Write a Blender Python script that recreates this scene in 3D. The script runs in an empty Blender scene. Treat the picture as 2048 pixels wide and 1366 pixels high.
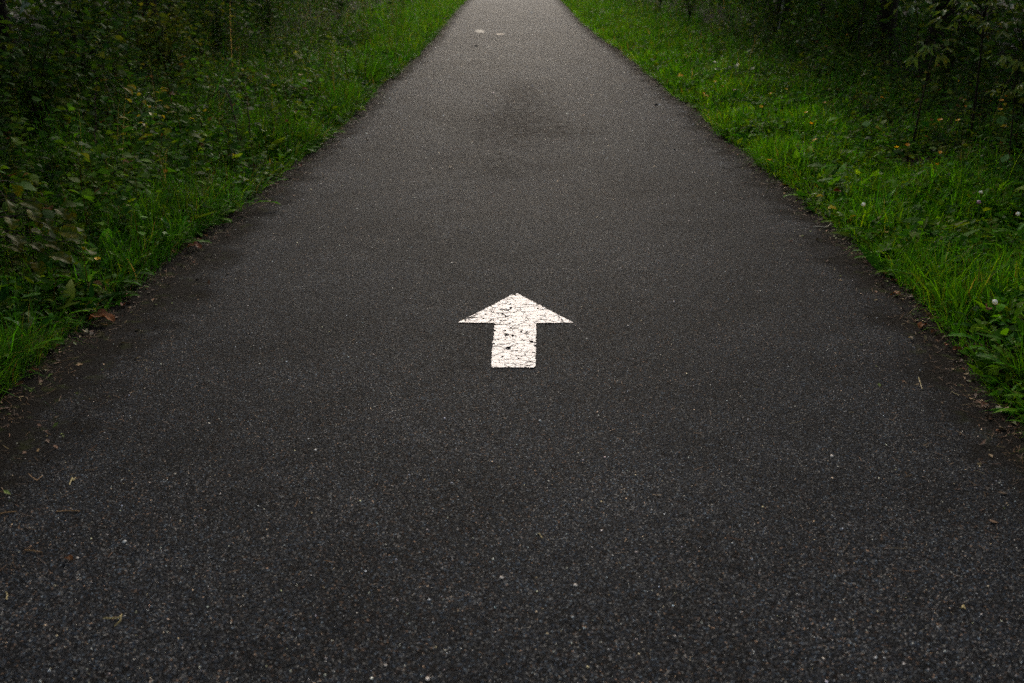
import bpy, math, random
import numpy as np
from mathutils import Vector, Matrix

random.seed(11)
rng = np.random.default_rng(11)
SC = bpy.context.scene
COL = SC.collection

# ------------------------------------------------------------------ camera
CAM_H, PITCH, FPX = 1.5, math.radians(21.09), 2048 * 35 / 36
cam_d = bpy.data.cameras.new('camera')
cam_d.lens, cam_d.sensor_width, cam_d.clip_end, cam_d.clip_start = 35, 36, 1000, 0.05
cam_d.dof.use_dof = True
cam_d.dof.focus_distance = 4.4
cam_d.dof.aperture_fstop = 3.2
cam = bpy.data.objects.new('camera', cam_d)
COL.objects.link(cam)
cam.location = (0, 0, CAM_H)
cam.rotation_euler = (math.radians(90) - PITCH, 0, 0)
SC.camera = cam

# ------------------------------------------------------------------ sky and sun
SUN_EL, SUN_AZ = math.radians(30), math.radians(-1)      # azimuth from +Y towards +X
w = bpy.data.worlds.new('World')
SC.world = w
w.use_nodes = True
nt = w.node_tree
sky = nt.nodes.new('ShaderNodeTexSky')
sky.sky_type = 'NISHITA'
sky.sun_disc = False
sky.sun_elevation = SUN_EL
sky.sun_rotation = SUN_AZ
sky.air_density, sky.dust_density, sky.ozone_density = 1.4, 2.3, 1.0
hs = nt.nodes.new('ShaderNodeHueSaturation')              # hazy, overcast white
hs.inputs['Saturation'].default_value = 0.55
bg = nt.nodes['Background']
bg.inputs['Strength'].default_value = 0.14
nt.links.new(sky.outputs[0], hs.inputs['Color'])
nt.links.new(hs.outputs[0], bg.inputs['Color'])

sd = bpy.data.lights.new('sun', 'SUN')
sd.energy, sd.angle, sd.color = 0.5, math.radians(24), (1.0, 0.79, 0.55)
sun = bpy.data.objects.new('sun', sd)
COL.objects.link(sun)
sdir = Vector((math.sin(SUN_AZ) * math.cos(SUN_EL), math.cos(SUN_AZ) * math.cos(SUN_EL), math.sin(SUN_EL)))
sun.rotation_euler = sdir.to_track_quat('Z', 'Y').to_euler()

SC.view_settings.view_transform = 'Standard'
SC.view_settings.look = 'None'
SC.view_settings.gamma = 1.0
SC.view_settings.exposure = 1.66
SC.cycles.max_bounces = 5
SC.cycles.diffuse_bounces = 2
SC.cycles.glossy_bounces = 2
SC.cycles.transmission_bounces = 3
SC.cycles.transparent_max_bounces = 8
SC.cycles.adaptive_threshold = 0.012
SC.cycles.use_denoising = False
SC.cycles.denoiser = 'OPENIMAGEDENOISE'
SC.cycles.denoising_input_passes = 'RGB_ALBEDO_NORMAL'
SC.cycles.denoising_prefilter = 'ACCURATE'
SC.cycles.sample_clamp_indirect = 4.0


# ------------------------------------------------------------------ helpers
def ray(px, py):
    u, v = (px - 1024) / FPX, (683 - py) / FPX
    return np.array([u, math.cos(PITCH) + v * math.sin(PITCH), -math.sin(PITCH) + v * math.cos(PITCH)])


def at(px, py, z=0.0):
    """where the sight line through a photo pixel meets height z"""
    d = ray(px, py)
    t = (z - CAM_H) / d[2]
    return np.array([d[0] * t, d[1] * t, z])


def sines(n, fmin, fmax, seed):
    r = np.random.default_rng(seed)
    f = np.exp(r.uniform(math.log(fmin), math.log(fmax), n))
    a = r.uniform(0, 2 * math.pi, n)
    ph = r.uniform(0, 2 * math.pi, n)
    amp = (f / fmin) ** -0.6
    return f, a, ph, amp / math.sqrt((amp ** 2).sum() / 2)


def wav(tab, x, y):
    f, a, ph, amp = tab
    o = np.zeros(np.broadcast(x, y).shape)
    for i in range(len(f)):
        o += amp[i] * np.sin(2 * math.pi * f[i] * (x * math.cos(a[i]) + y * math.sin(a[i])) + ph[i])
    return o / 1.4


N_EDGE = sines(14, 0.6, 9.0, 1)
N_WOB = sines(16, 0.4, 2.6, 9)
N_CLUMP = sines(12, 0.25, 1.6, 2)
N_TINT = sines(12, 0.4, 3.0, 3)
N_ROAD = sines(8, 0.06, 0.5, 4)

LPX = [(935, 0), (905, 30), (880, 62), (848, 98), (815, 133), (775, 160), (730, 205), (690, 240), (640, 290), (575, 330),
       (535, 370), (465, 430), (400, 470), (325, 520), (280, 560), (215, 620), (135, 680), (60, 740), (0, 800)]
RPX = [(1120, 0), (1155, 35), (1200, 75), (1245, 105), (1290, 140), (1335, 180), (1385, 212), (1430, 255), (1480, 300),
       (1530, 345), (1592, 388), (1652, 440), (1725, 500), (1795, 570), (1868, 640), (1950, 740), (2048, 850)]


def edge_curve(pts, near):
    p = sorted([tuple(at(*q)[:2][::-1]) for q in pts])
    ys = np.array([-30.0, 0.0] + [a[0] for a in p] + [60.0, 160.0])
    xs = np.array([near, near] + [a[1] for a in p] + [p[-1][1] + 0.05, p[-1][1] + 1.0])
    yy = np.arange(-30, 161, 0.1)
    xx = np.interp(yy, ys, xs)
    xx = xx + 0.026 * wav(N_WOB, yy * 1.0, yy * 0 + near)
    k = np.ones(5) / 5
    xs2 = np.convolve(np.pad(xx, 2, mode='edge'), k, mode='valid')
    return yy, xs2


EL, ER = edge_curve(LPX, -1.86), edge_curve(RPX, 1.76)
XL = lambda y: np.interp(y, *EL)
XR = lambda y: np.interp(y, *ER)


def road_z(x, y):
    return 0.006 * wav(N_ROAD, x, y) - 0.006 * (x / 1.8) ** 2


def lat(side, s, y):
    """world x at distance s outside the path's edge"""
    return XR(y) + s if side > 0 else XL(y) - s


def verge_z(side, s, y):
    x = lat(side, s, y)
    bank = 0.10 if side < 0 else 0.05
    z = np.clip(0.13 * s, -0.04, 0.035) + bank * np.clip((s - 0.5) / 2.0, 0, 1)
    z = z + (0.010 + 0.02 * np.clip(s - 0.3, 0, 1)) * wav(N_EDGE, x, y)
    return z + road_z(np.clip(x, -1.9, 1.9), y)


def link(o, parent=None):
    COL.objects.link(o)
    if parent is not None:
        o.parent = parent
    return o


def tag(o, label=None, cat=None, group=None, kind=None):
    if label:
        o['label'] = label
    if cat:
        o['category'] = cat
    if group:
        o['group'] = group
    if kind:
        o['kind'] = kind
    return o


def empty(name, loc, rz=0.0, scale=1.0):
    o = bpy.data.objects.new(name, None)
    o.location = loc
    o.rotation_euler = (0, 0, rz)
    o.scale = (scale,) * 3
    o.empty_display_size = 0.05
    return link(o)


def quad_mesh(name, V, F, mat, col=None, smooth=True):
    V = np.ascontiguousarray(V, dtype=np.float32).reshape(-1, 3)
    F = np.ascontiguousarray(F, dtype=np.int32).reshape(-1, 4)
    m = bpy.data.meshes.new(name)
    m.vertices.add(len(V))
    m.vertices.foreach_set('co', V.ravel())
    m.loops.add(F.size)
    m.loops.foreach_set('vertex_index', F.ravel())
    m.polygons.add(len(F))
    m.polygons.foreach_set('loop_start', np.arange(0, F.size, 4, dtype=np.int32))
    if smooth:
        m.polygons.foreach_set('use_smooth', np.ones(len(F), dtype=bool))
    m.update(calc_edges=True)
    if col is not None:
        c = np.ones((len(V), 4), dtype=np.float32)
        c[:, :3] = np.asarray(col).reshape(-1, 3)
        at_ = m.attributes.new('tint', 'FLOAT_COLOR', 'POINT')
        at_.data.foreach_set('color', c.ravel())
    m.materials.append(mat)
    return m


def mesh_obj(name, mesh, parent=None, loc=None, rot=None, scale=None):
    o = bpy.data.objects.new(name, mesh)
    if loc is not None:
        o.location = loc
    if rot is not None:
        o.rotation_euler = rot
    if scale is not None:
        o.scale = scale if hasattr(scale, '__len__') else (scale,) * 3
    return link(o, parent)


def grid_faces(n, rows, cols, base=0):
    """faces of n separate grids of rows x cols vertices"""
    r, c = np.meshgrid(np.arange(rows - 1), np.arange(cols - 1), indexing='ij')
    a = (r * cols + c).ravel()
    f = np.stack([a, a + 1, a + cols + 1, a + cols], 1)
    return (f[None] + (np.arange(n) * rows * cols)[:, None, None] + base).reshape(-1, 4)


def unit(v):
    return v / np.maximum(np.linalg.norm(v, axis=-1, keepdims=True), 1e-9)


def strips(P, D, H, W, curl, face, rows=4, taper=0.8):
    """grass blades: P root, D unit lean direction (xy), H length, W width, curl bend, face azimuth. returns V, rows*2 per blade"""
    n = len(P)
    t = np.linspace(0, 1, rows)[None, :]
    ang = curl[:, None] * t                                     # angle from the vertical
    a0 = 0.15 * curl[:, None]
    seg = 1.0 / (rows - 1)
    hx = np.concatenate([np.zeros((n, 1)), np.cumsum(np.sin(a0 + (ang[:, 1:] + ang[:, :-1]) / 2), 1) * seg], 1)
    hz = np.concatenate([np.zeros((n, 1)), np.cumsum(np.cos(a0 + (ang[:, 1:] + ang[:, :-1]) / 2), 1) * seg], 1)
    C = P[:, None, :] + H[:, None, None] * (hx[..., None] * D[:, None, :] + hz[..., None] * np.array([0, 0, 1.0]))
    S = np.stack([np.cos(face), np.sin(face), np.zeros(n)], 1)
    wd = W[:, None] * (1 - t ** 1.6 * (1 - 0.06)) * (0.75 + 0.5 * t * (1 - t) * 2)
    V = np.stack([C - S[:, None] * wd[..., None] / 2, C + S[:, None] * wd[..., None] / 2], 2)
    return V.reshape(-1, 3), grid_faces(n, rows, 2)


OV = lambda t: np.sin(math.pi * np.clip(t, 0.015, 0.985) ** 0.75)
LANCE = lambda t: np.sin(math.pi * np.clip(t, 0.02, 0.985) ** 0.62) ** 0.9


def leaves(P, D, U, L, W, curl, fold, shape=OV, rows=5):
    """folded leaf blades with a midrib: 3 columns"""
    n = len(P)
    D = unit(D)
    S = unit(np.cross(D, U))
    U = np.cross(S, D)
    t = np.linspace(0, 1, rows)
    wt = np.maximum(shape(t), 0.04)
    mid = P[:, None] + L[:, None, None] * (t[None, :, None] * D[:, None] * (1 - 0.25 * np.abs(curl)[:, None, None] * t[None, :, None])
                                           - (curl[:, None] * t[None] ** 2 * 0.5)[..., None] * U[:, None])
    hw = (W[:, None] * wt[None] / 2)[..., None]
    up = (fold[:, None, None] * hw) * U[:, None]
    V = np.stack([mid - S[:, None] * hw + up, mid, mid + S[:, None] * hw + up], 2)
    return V.reshape(-1, 3), grid_faces(n, rows, 3)


def join(parts):
    Vs, Fs, Cs, b = [], [], [], 0
    for V, F, C in parts:
        Vs.append(V)
        Fs.append(F + b)
        Cs.append(C)
        b += len(V)
    return np.concatenate(Vs), np.concatenate(Fs), np.concatenate(Cs)


def tube(pts, rad, sides=6):
    pts = np.asarray(pts, float)
    rad = np.asarray(rad, float)
    d = unit(np.gradient(pts, axis=0))
    ref = np.where(np.abs(d[:, 2:3]) > 0.9, np.array([[1.0, 0, 0]]), np.array([[0, 0, 1.0]]))
    if np.mean(np.abs(d[:, 2])) > 0.6:
        ref = np.tile(np.array([[1.0, 0.1, 0]]), (len(pts), 1))
    a = unit(np.cross(d, ref))
    b = np.cross(d, a)
    th = np.linspace(0, 2 * math.pi, sides + 1)
    V = pts[:, None] + rad[:, None, None] * (np.cos(th)[None, :, None] * a[:, None] + np.sin(th)[None, :, None] * b[:, None])
    return V.reshape(-1, 3), grid_faces(1, len(pts), sides + 1)


def rep(c, k):
    return np.repeat(np.asarray(c, float), k, axis=0)


# ------------------------------------------------------------------ materials
class NB:
    def __init__(self, name):
        self.m = bpy.data.materials.new(name)
        self.m.use_nodes = True
        self.t = self.m.node_tree
        self.t.nodes.clear()
        self.out = self.n('ShaderNodeOutputMaterial')

    def n(self, typ, **kw):
        nd = self.t.nodes.new(typ)
        for k, v in kw.items():
            setattr(nd, k, v)
        return nd

    def l(self, a, b):
        self.t.links.new(a, b)

    def put(self, sock, v):
        if isinstance(v, bpy.types.NodeSocket):
            self.l(v, sock)
        elif isinstance(v, (tuple, list)) and len(v) == 3 and sock.type == 'RGBA':
            sock.default_value = (*v, 1)
        else:
            sock.default_value = v

    def math(self, op, a, b=0.0, clamp=False):
        nd = self.n('ShaderNodeMath', operation=op, use_clamp=clamp)
        self.put(nd.inputs[0], a)
        self.put(nd.inputs[1], b)
        return nd.outputs[0]

    def mix(self, f, a, b, blend='MIX'):
        nd = self.n('ShaderNodeMix', data_type='RGBA', blend_type=blend)
        self.put(nd.inputs[0], f)
        self.put(nd.inputs[6], a)
        self.put(nd.inputs[7], b)
        return nd.outputs[2]

    def ramp(self, v, stops, interp='LINEAR'):
        nd = self.n('ShaderNodeValToRGB')
        cr = nd.color_ramp
        cr.interpolation = interp
        while len(cr.elements) < len(stops):
            cr.elements.new(0.5)
        for e, (p, c) in zip(cr.elements, stops):
            e.position = p
            e.color = (*c, 1) if hasattr(c, '__len__') else (c, c, c, 1)
        self.put(nd.inputs[0], v)
        return nd.outputs[0]

    def noise(self, vec, scale, detail=3.0, rough=0.55):
        nd = self.n('ShaderNodeTexNoise')
        if vec is not None:
            self.put(nd.inputs['Vector'], vec)
        nd.inputs['Scale'].default_value = scale
        nd.inputs['Detail'].default_value = detail
        nd.inputs['Roughness'].default_value = rough
        return nd

    def voro(self, vec, scale, feature='F1', rand=1.0):
        nd = self.n('ShaderNodeTexVoronoi', feature=feature)
        self.put(nd.inputs['Vector'], vec)
        nd.inputs['Scale'].default_value = scale
        nd.inputs['Randomness'].default_value = rand
        return nd

    def sep(self, c):
        nd = self.n('ShaderNodeSeparateColor')
        self.put(nd.inputs[0], c)
        return nd.outputs

    def smooth(self, v, a, b):
        nd = self.n('ShaderNodeMapRange', interpolation_type='SMOOTHSTEP')
        self.put(nd.inputs[0], v)
        nd.inputs[1].default_value, nd.inputs[2].default_value = a, b
        return nd.outputs[0]

    def principled(self, col, rough, spec=0.5, normal=None):
        nd = self.n('ShaderNodeBsdfPrincipled')
        self.put(nd.inputs['Base Color'], col)
        self.put(nd.inputs['Roughness'], rough)
        self.put(nd.inputs['Specular IOR Level'], spec)
        if normal is not None:
            self.l(normal, nd.inputs['Normal'])
        return nd.outputs[0]

    def finish(self, sh):
        self.l(sh, self.out.inputs['Surface'])
        return self.m


def foliage_mat(name, rough=0.42, trans=0.35, spec=0.45, base=None, var=0.25):
    """leaf with some light coming through; colour from the mesh's own tint, or base varied per object"""
    b = NB(name)
    if base is None:
        at_ = b.n('ShaderNodeAttribute', attribute_name='tint')
        c = at_.outputs['Color']
    else:
        oi = b.n('ShaderNodeObjectInfo')
        h = b.n('ShaderNodeHueSaturation')
        b.put(h.inputs['Color'], base)
        b.put(h.inputs['Hue'], b.math('MULTIPLY_ADD', oi.outputs['Random'], 0.05))
        h.inputs['Hue'].default_value = 0.5
        mm = b.n('ShaderNodeMapRange')
        b.l(oi.outputs['Random'], mm.inputs[0])
        mm.inputs[3].default_value, mm.inputs[4].default_value = 0.47, 0.525
        b.l(mm.outputs[0], h.inputs['Hue'])
        r2 = b.math('FRACT', b.math('MULTIPLY', oi.outputs['Random'], 7.31))
        mv = b.n('ShaderNodeMapRange')
        b.l(r2, mv.inputs[0])
        mv.inputs[3].default_value, mv.inputs[4].default_value = 1 - var, 1 + var
        b.l(mv.outputs[0], h.inputs['Value'])
        tc = b.n('ShaderNodeTexCoord')
        nz = b.noise(tc.outputs['Object'], 38, 3)
        c = b.mix(b.math('MULTIPLY', b.smooth(nz.outputs[0], 0.45, 0.75), 0.5), h.outputs[0],
                  b.mix(1.0, h.outputs[0], (1.7, 1.15, 0.8), 'MULTIPLY'))
    p = b.principled(c, rough, spec)
    tr = b.n('ShaderNodeBsdfTranslucent')
    b.put(tr.inputs['Color'], b.mix(1.0, c, (1.5, 1.35, 0.6), 'MULTIPLY'))
    ms = b.n('ShaderNodeMixShader')
    ms.inputs[0].default_value = trans
    b.l(p, ms.inputs[1])
    b.l(tr.outputs[0], ms.inputs[2])
    return b.finish(ms.outputs[0])


def plain_mat(name, base, rough=0.7, spec=0.3, var=0.3, scale=30):
    b = NB(name)
    tc = b.n('ShaderNodeTexCoord')
    nz = b.noise(tc.outputs['Object'], scale, 4)
    oi = b.n('ShaderNodeObjectInfo')
    k = b.math('ADD', b.math('MULTIPLY', nz.outputs[0], 2 * var), 1 - var)
    k = b.math('MULTIPLY', k, b.math('ADD', b.math('MULTIPLY', oi.outputs['Random'], var), 1 - var / 2))
    cc = b.n('ShaderNodeVectorMath', operation='SCALE')
    cc.inputs[0].default_value = base
    b.l(k, cc.inputs['Scale'])
    bp = b.n('ShaderNodeBump')
    bp.inputs['Strength'].default_value = 0.5
    bp.inputs['Distance'].default_value = 0.004
    b.l(nz.outputs[0], bp.inputs['Height'])
    return b.finish(b.principled(cc.outputs[0], rough, spec, bp.outputs[0]))


def asphalt_height(b, v):
    """aggregate relief shared by the asphalt and the paint that lies on it"""
    w1 = b.noise(v, 60, 2)
    vv = b.n('ShaderNodeVectorMath', operation='MULTIPLY_ADD')
    b.l(w1.outputs['Color'], vv.inputs[0])
    vv.inputs[1].default_value = (0.004,) * 3
    b.put(vv.inputs[2], v)
    big = b.voro(vv.outputs[0], 175)
    sml = b.voro(vv.outputs[0], 310)
    return big, sml


def asphalt_mat():
    b = NB('asphalt')
    tc = b.n('ShaderNodeTexCoord')
    v = tc.outputs['Object']
    ed = b.n('ShaderNodeAttribute', attribute_name='inset').outputs['Fac']
    big, sml = asphalt_height(b, v)
    cb = b.sep(big.outputs['Color'])
    cs = b.sep(sml.outputs['Color'])
    g1 = b.ramp(cb[0], [(0.0, (0.005, 0.0052, 0.006)), (0.4, (0.0155, 0.017, 0.0205)), (0.7, (0.034, 0.037, 0.0435)), (0.9, (0.066, 0.071, 0.081)), (1.0, (0.19, 0.19, 0.188))])
    g2 = b.ramp(cs[0], [(0.0, (0.003, 0.0032, 0.004)), (0.45, (0.0115, 0.013, 0.016)), (0.75, (0.040, 0.043, 0.051)), (0.92, (0.105, 0.108, 0.115)), (1.0, (0.36, 0.34, 0.31))])
    pick = b.smooth(b.noise(v, 75, 2).outputs[0], 0.5, 0.6)
    c = b.mix(pick, g2, g1)
    # bluish and rusty stones
    c = b.mix(b.math('MULTIPLY', b.smooth(cb[1], 0.75, 0.8), 0.7), c, b.mix(1.0, c, (0.75, 1.08, 1.45), 'MULTIPLY'))
    c = b.mix(b.math('MULTIPLY', b.smooth(cb[2], 0.88, 0.9), 0.8), c, b.mix(1.0, c, (1.75, 1.1, 0.72), 'MULTIPLY'))
    # binder between the stones
    gap = b.smooth(big.outputs['Distance'], 0.42, 0.7)
    c = b.mix(b.math('MULTIPLY', gap, 0.85), c, (0.0035, 0.0037, 0.0042))
    # broad unevenness in wear
    n1 = b.noise(v, 0.55, 4, 0.6)
    n2 = b.noise(v, 3.2, 4, 0.6)
    k = b.math('ADD', b.math('MULTIPLY', n1.outputs[0], 1.1), b.math('MULTIPLY', n2.outputs[0], 0.7))
    k = b.math('ADD', k, -0.26)
    sc = b.n('ShaderNodeVectorMath', operation='SCALE')
    b.l(c, sc.inputs[0])
    b.l(k, sc.inputs['Scale'])
    c = sc.outputs[0]
    # old brown stain down the middle
    st = None
    sn = b.math('MULTIPLY', b.math('SUBTRACT', b.noise(v, 6, 6, 0.78).outputs[0], 0.5), 3.6)
    for (px, py, rx, ry, s) in [(1030, 245, 0.5, 1.9, 0.75), (1045, 195, 0.4, 2.0, 0.65), (1010, 330, 0.4, 0.8, 0.35), (905, 300, 0.4, 0.7, 0.2), (1080, 262, 0.6, 0.7, 0.7), (825, 482, 0.10, 0.14, 0.3), (1000, 72, 0.9, 1.2, 0.2)]:
        p = at(px, py)
        m = b.n('ShaderNodeVectorMath', operation='SUBTRACT')
        b.l(v, m.inputs[0])
        m.inputs[1].default_value = tuple(p)
        m2 = b.n('ShaderNodeVectorMath', operation='DIVIDE')
        b.l(m.outputs[0], m2.inputs[0])
        m2.inputs[1].default_value = (rx, ry, 5)
        ln = b.n('ShaderNodeVectorMath', operation='LENGTH')
        b.l(m2.outputs[0], ln.inputs[0])
        d = b.math('ADD', ln.outputs['Value'], sn)
        f = b.math('MULTIPLY', b.smooth(d, 1.3, 0.0), s)
        st = f if st is None else b.math('MAXIMUM', st, f)
    st = b.math('MULTIPLY', st, b.smooth(b.noise(v, 14, 5, 0.75).outputs[0], 0.36, 0.60))
    c = b.mix(st, c, b.mix(1.0, c, (0.70, 0.50, 0.36), 'MULTIPLY'))
    # earth, needles and moss washed in from the edges
    e = b.math('ADD', ed, b.math('MULTIPLY', b.math('SUBTRACT', b.noise(v, 3.2, 6, 0.68).outputs[0], 0.5), 0.65))
    dirt = b.smooth(e, 0.28, 0.02)
    c = b.mix(b.math('MULTIPLY', dirt, 0.9), c, b.mix(b.noise(v, 90, 3).outputs[0], (0.003, 0.0027, 0.0023), (0.012, 0.0095, 0.007)))
    moss = b.math('MULTIPLY', b.smooth(ed, 0.22, 0.0), b.smooth(b.noise(v, 11, 4).outputs[0], 0.55, 0.68))
    c = b.mix(b.math('MULTIPLY', moss, 0.6), c, (0.022, 0.028, 0.006))
    # relief
    h = b.math('SUBTRACT', 1.0, big.outputs['Distance'])
    h2 = b.math('SUBTRACT', 1.0, sml.outputs['Distance'])
    hh = b.math('ADD', b.math('MULTIPLY', h, 1.0), b.math('MULTIPLY', h2, 0.45))
    hh = b.math('ADD', hh, b.math('MULTIPLY', cb[1], 0.8))
    bp = b.n('ShaderNodeBump')
    bp.inputs['Strength'].default_value = 0.55
    bp.inputs['Distance'].default_value = 0.0028
    b.l(hh, bp.inputs['Height'])
    rg = b.math('ADD', b.math('MULTIPLY', cb[2], 0.2), 0.76)
    rg = b.math('ADD', rg, b.math('MULTIPLY', b.math('MAXIMUM', dirt, st), 0.2), True)
    return b.finish(b.principled(c, rg, 0.04, bp.outputs[0]))


def paint_mat():
    b = NB('cracked_white_paint')
    tc = b.n('ShaderNodeTexCoord')
    v = tc.outputs['Object']
    big, sml = asphalt_height(b, v)
    mp = b.n('ShaderNodeMapping')
    b.l(v, mp.inputs['Vector'])
    mp.inputs['Scale'].default_value = (0.62, 1.0, 1.0)
    wn = b.noise(mp.outputs[0], 26, 4, 0.65)
    wv = b.n('ShaderNodeVectorMath', operation='MULTIPLY_ADD')
    b.l(wn.outputs['Color'], wv.inputs[0])
    wv.inputs[1].default_value = (0.035, 0.035, 0)
    b.l(mp.outputs[0], wv.inputs[2])
    k1 = b.voro(wv.outputs[0], 15, 'DISTANCE_TO_EDGE').outputs['Distance']
    k2 = b.voro(wv.outputs[0], 34, 'DISTANCE_TO_EDGE').outputs['Distance']
    n3 = b.noise(v, 13, 3).outputs[0]
    n4 = b.noise(v, 60, 4, 0.7).outputs[0]
    t1 = b.math('MULTIPLY', b.smooth(n3, 0.36, 0.72), 0.05)
    c1 = b.math('LESS_THAN', k1, t1)
    t2 = b.math('MULTIPLY', b.smooth(n4, 0.38, 0.66), 0.060)
    c2 = b.math('LESS_THAN', k2, t2)
    pit = b.math('LESS_THAN', b.math('SUBTRACT', 1.0, n4), 0.30)
    pit2 = b.math('LESS_THAN', b.noise(v, 150, 2, 0.6).outputs[0], 0.25)
    mask = b.math('MAXIMUM', b.math('MAXIMUM', c1, c2), b.math('MAXIMUM', pit, pit2))
    for (px, py, r) in [(1009, 663, 0.004), (1026, 672, 0.008), (1031, 684, 0.004)]:
        p = at(px, py)
        m = b.n('ShaderNodeVectorMath', operation='SUBTRACT')
        b.l(v, m.inputs[0])
        m.inputs[1].default_value = tuple(p)
        m2 = b.n('ShaderNodeVectorMath', operation='MULTIPLY')
        b.l(m.outputs[0], m2.inputs[0])
        m2.inputs[1].default_value = (1, 0.6, 0)
        ln = b.n('ShaderNodeVectorMath', operation='LENGTH')
        b.l(m2.outputs[0], ln.inputs[0])
        d = b.math('ADD', ln.outputs['Value'], b.math('MULTIPLY', b.math('SUBTRACT', n4, 0.5), 0.05))
        mask = b.math('MAXIMUM', mask, b.math('LESS_THAN', d, r))
    col = b.mix(b.smooth(b.noise(v, 22, 5, 0.7).outputs[0], 0.45, 0.75), (0.775, 0.715, 0.695), (0.63, 0.575, 0.555))
    col = b.mix(b.math('MULTIPLY', b.smooth(big.outputs['Distance'], 0.5, 0.75), 0.12), col, (0.35, 0.32, 0.3))
    bp = b.n('ShaderNodeBump')
    bp.inputs['Strength'].default_value = 0.35
    bp.inputs['Distance'].default_value = 0.002
    b.l(b.math('SUBTRACT', 1.0, big.outputs['Distance']), bp.inputs['Height'])
    p = b.principled(col, 0.65, 0.4, bp.outputs[0])
    tr = b.n('ShaderNodeBsdfTransparent')
    ms = b.n('ShaderNodeMixShader')
    b.l(mask, ms.inputs[0])
    b.l(p, ms.inputs[1])
    b.l(tr.outputs[0], ms.inputs[2])
    return b.finish(ms.outputs[0])


def soil_mat():
    b = NB('forest_soil')
    tc = b.n('ShaderNodeTexCoord')
    v = tc.outputs['Object']
    n1 = b.noise(v, 40, 6, 0.7)
    n2 = b.noise(v, 6, 4, 0.6)
    c = b.ramp(n1.outputs[0], [(0.3, (0.003, 0.002, 0.0015)), (0.55, (0.010, 0.0065, 0.004)), (0.75, (0.030, 0.018, 0.009))])
    c = b.mix(b.math('MULTIPLY', b.smooth(n2.outputs[0], 0.5, 0.65), 0.7), c, (0.006, 0.011, 0.002))
    bp = b.n('ShaderNodeBump')
    bp.inputs['Strength'].default_value = 0.9
    bp.inputs['Distance'].default_value = 0.012
    b.l(n1.outputs[0], bp.inputs['Height'])
    return b.finish(b.principled(c, 0.95, 0.03, bp.outputs[0]))


def tint_mat(name, rough=0.8, spec=0.25):
    b = NB(name)
    a = b.n('ShaderNodeAttribute', attribute_name='tint')
    return b.finish(b.principled(a.outputs['Color'], rough, spec))


M_ASPH, M_PAINT, M_SOIL = asphalt_mat(), paint_mat(), soil_mat()
M_GRASS = foliage_mat('grass_blades', 0.6, 0.40, 0.04)
M_HERB = foliage_mat('herb_leaves', 0.6, 0.42, 0.03)
M_TREE = foliage_mat('tree_leaves', 0.5, 0.25, 0.1)
M_LITTER = tint_mat('dead_litter', 0.75, 0.3)
M_CHIP = tint_mat('stone_chips', 0.6, 0.4)
M_BARK = plain_mat('bark', (0.018, 0.014, 0.010), 0.9, 0.08, 0.4, 12)
M_PALEBARK = plain_mat('pale_bark', (0.22, 0.21, 0.19), 0.8, 0.2, 0.4, 14)
M_STEM = plain_mat('green_stem', (0.05, 0.07, 0.018), 0.6, 0.3)
M_DEADSTEM = plain_mat('dead_brown_stem', (0.028, 0.016, 0.010), 0.8, 0.2)

# ------------------------------------------------------------------ setting: ground, path, verges
gm = quad_mesh('ground', [(-400, -400, -0.12), (400, -400, -0.12), (400, 500, -0.12), (-400, 500, -0.12)], [(0, 1, 2, 3)], M_SOIL)
tag(mesh_obj('ground', gm), kind='structure')

ys = np.concatenate([np.arange(-12, 2, 0.25), np.arange(2, 10, 0.05), np.geomspace(10, 160, 120)])
us = np.linspace(-0.12, 1.12, 47)
Y, Uu = np.meshgrid(ys, us, indexing='ij')
X = XL(Y) + (XR(Y) - XL(Y)) * Uu
pm = quad_mesh('path', np.stack([X, Y, road_z(X, Y)], -1), grid_faces(1, len(ys), len(us)), M_ASPH)
ia = pm.attributes.new('inset', 'FLOAT', 'POINT')
near = np.clip((8.5 - Y) / 4, 0, 1)
ins = np.minimum(X - XL(Y) - 0.17 * near, XR(Y) - X - 0.05 * near)
ia.data.foreach_set('value', ins.astype(np.float32).ravel())
tag(mesh_obj('path', pm), label='dark worn asphalt path running straight ahead', kind='structure')

ys2 = np.concatenate([np.arange(-12, 2, 0.25), np.arange(2, 9, 0.025), np.geomspace(9, 160, 230)])
ss = np.concatenate([np.arange(-0.34, 0.5, 0.02), np.geomspace(0.5, 120, 40)])
for side in (-1, 1):
    Y2, S2 = np.meshgrid(ys2, ss, indexing='ij')
    Xv = lat(side, S2, Y2)
    f = grid_faces(1, len(ys2), len(ss))
    if side < 0:
        f = f[:, ::-1]
    vm = quad_mesh('verge', np.stack([Xv, Y2, verge_z(side, S2, Y2) - 0.006], -1), f, M_SOIL)
    tag(mesh_obj('verge', vm), kind='structure',
        label='dark earth of the ' + ('left' if side < 0 else 'right') + ' verge under the grass')

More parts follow.
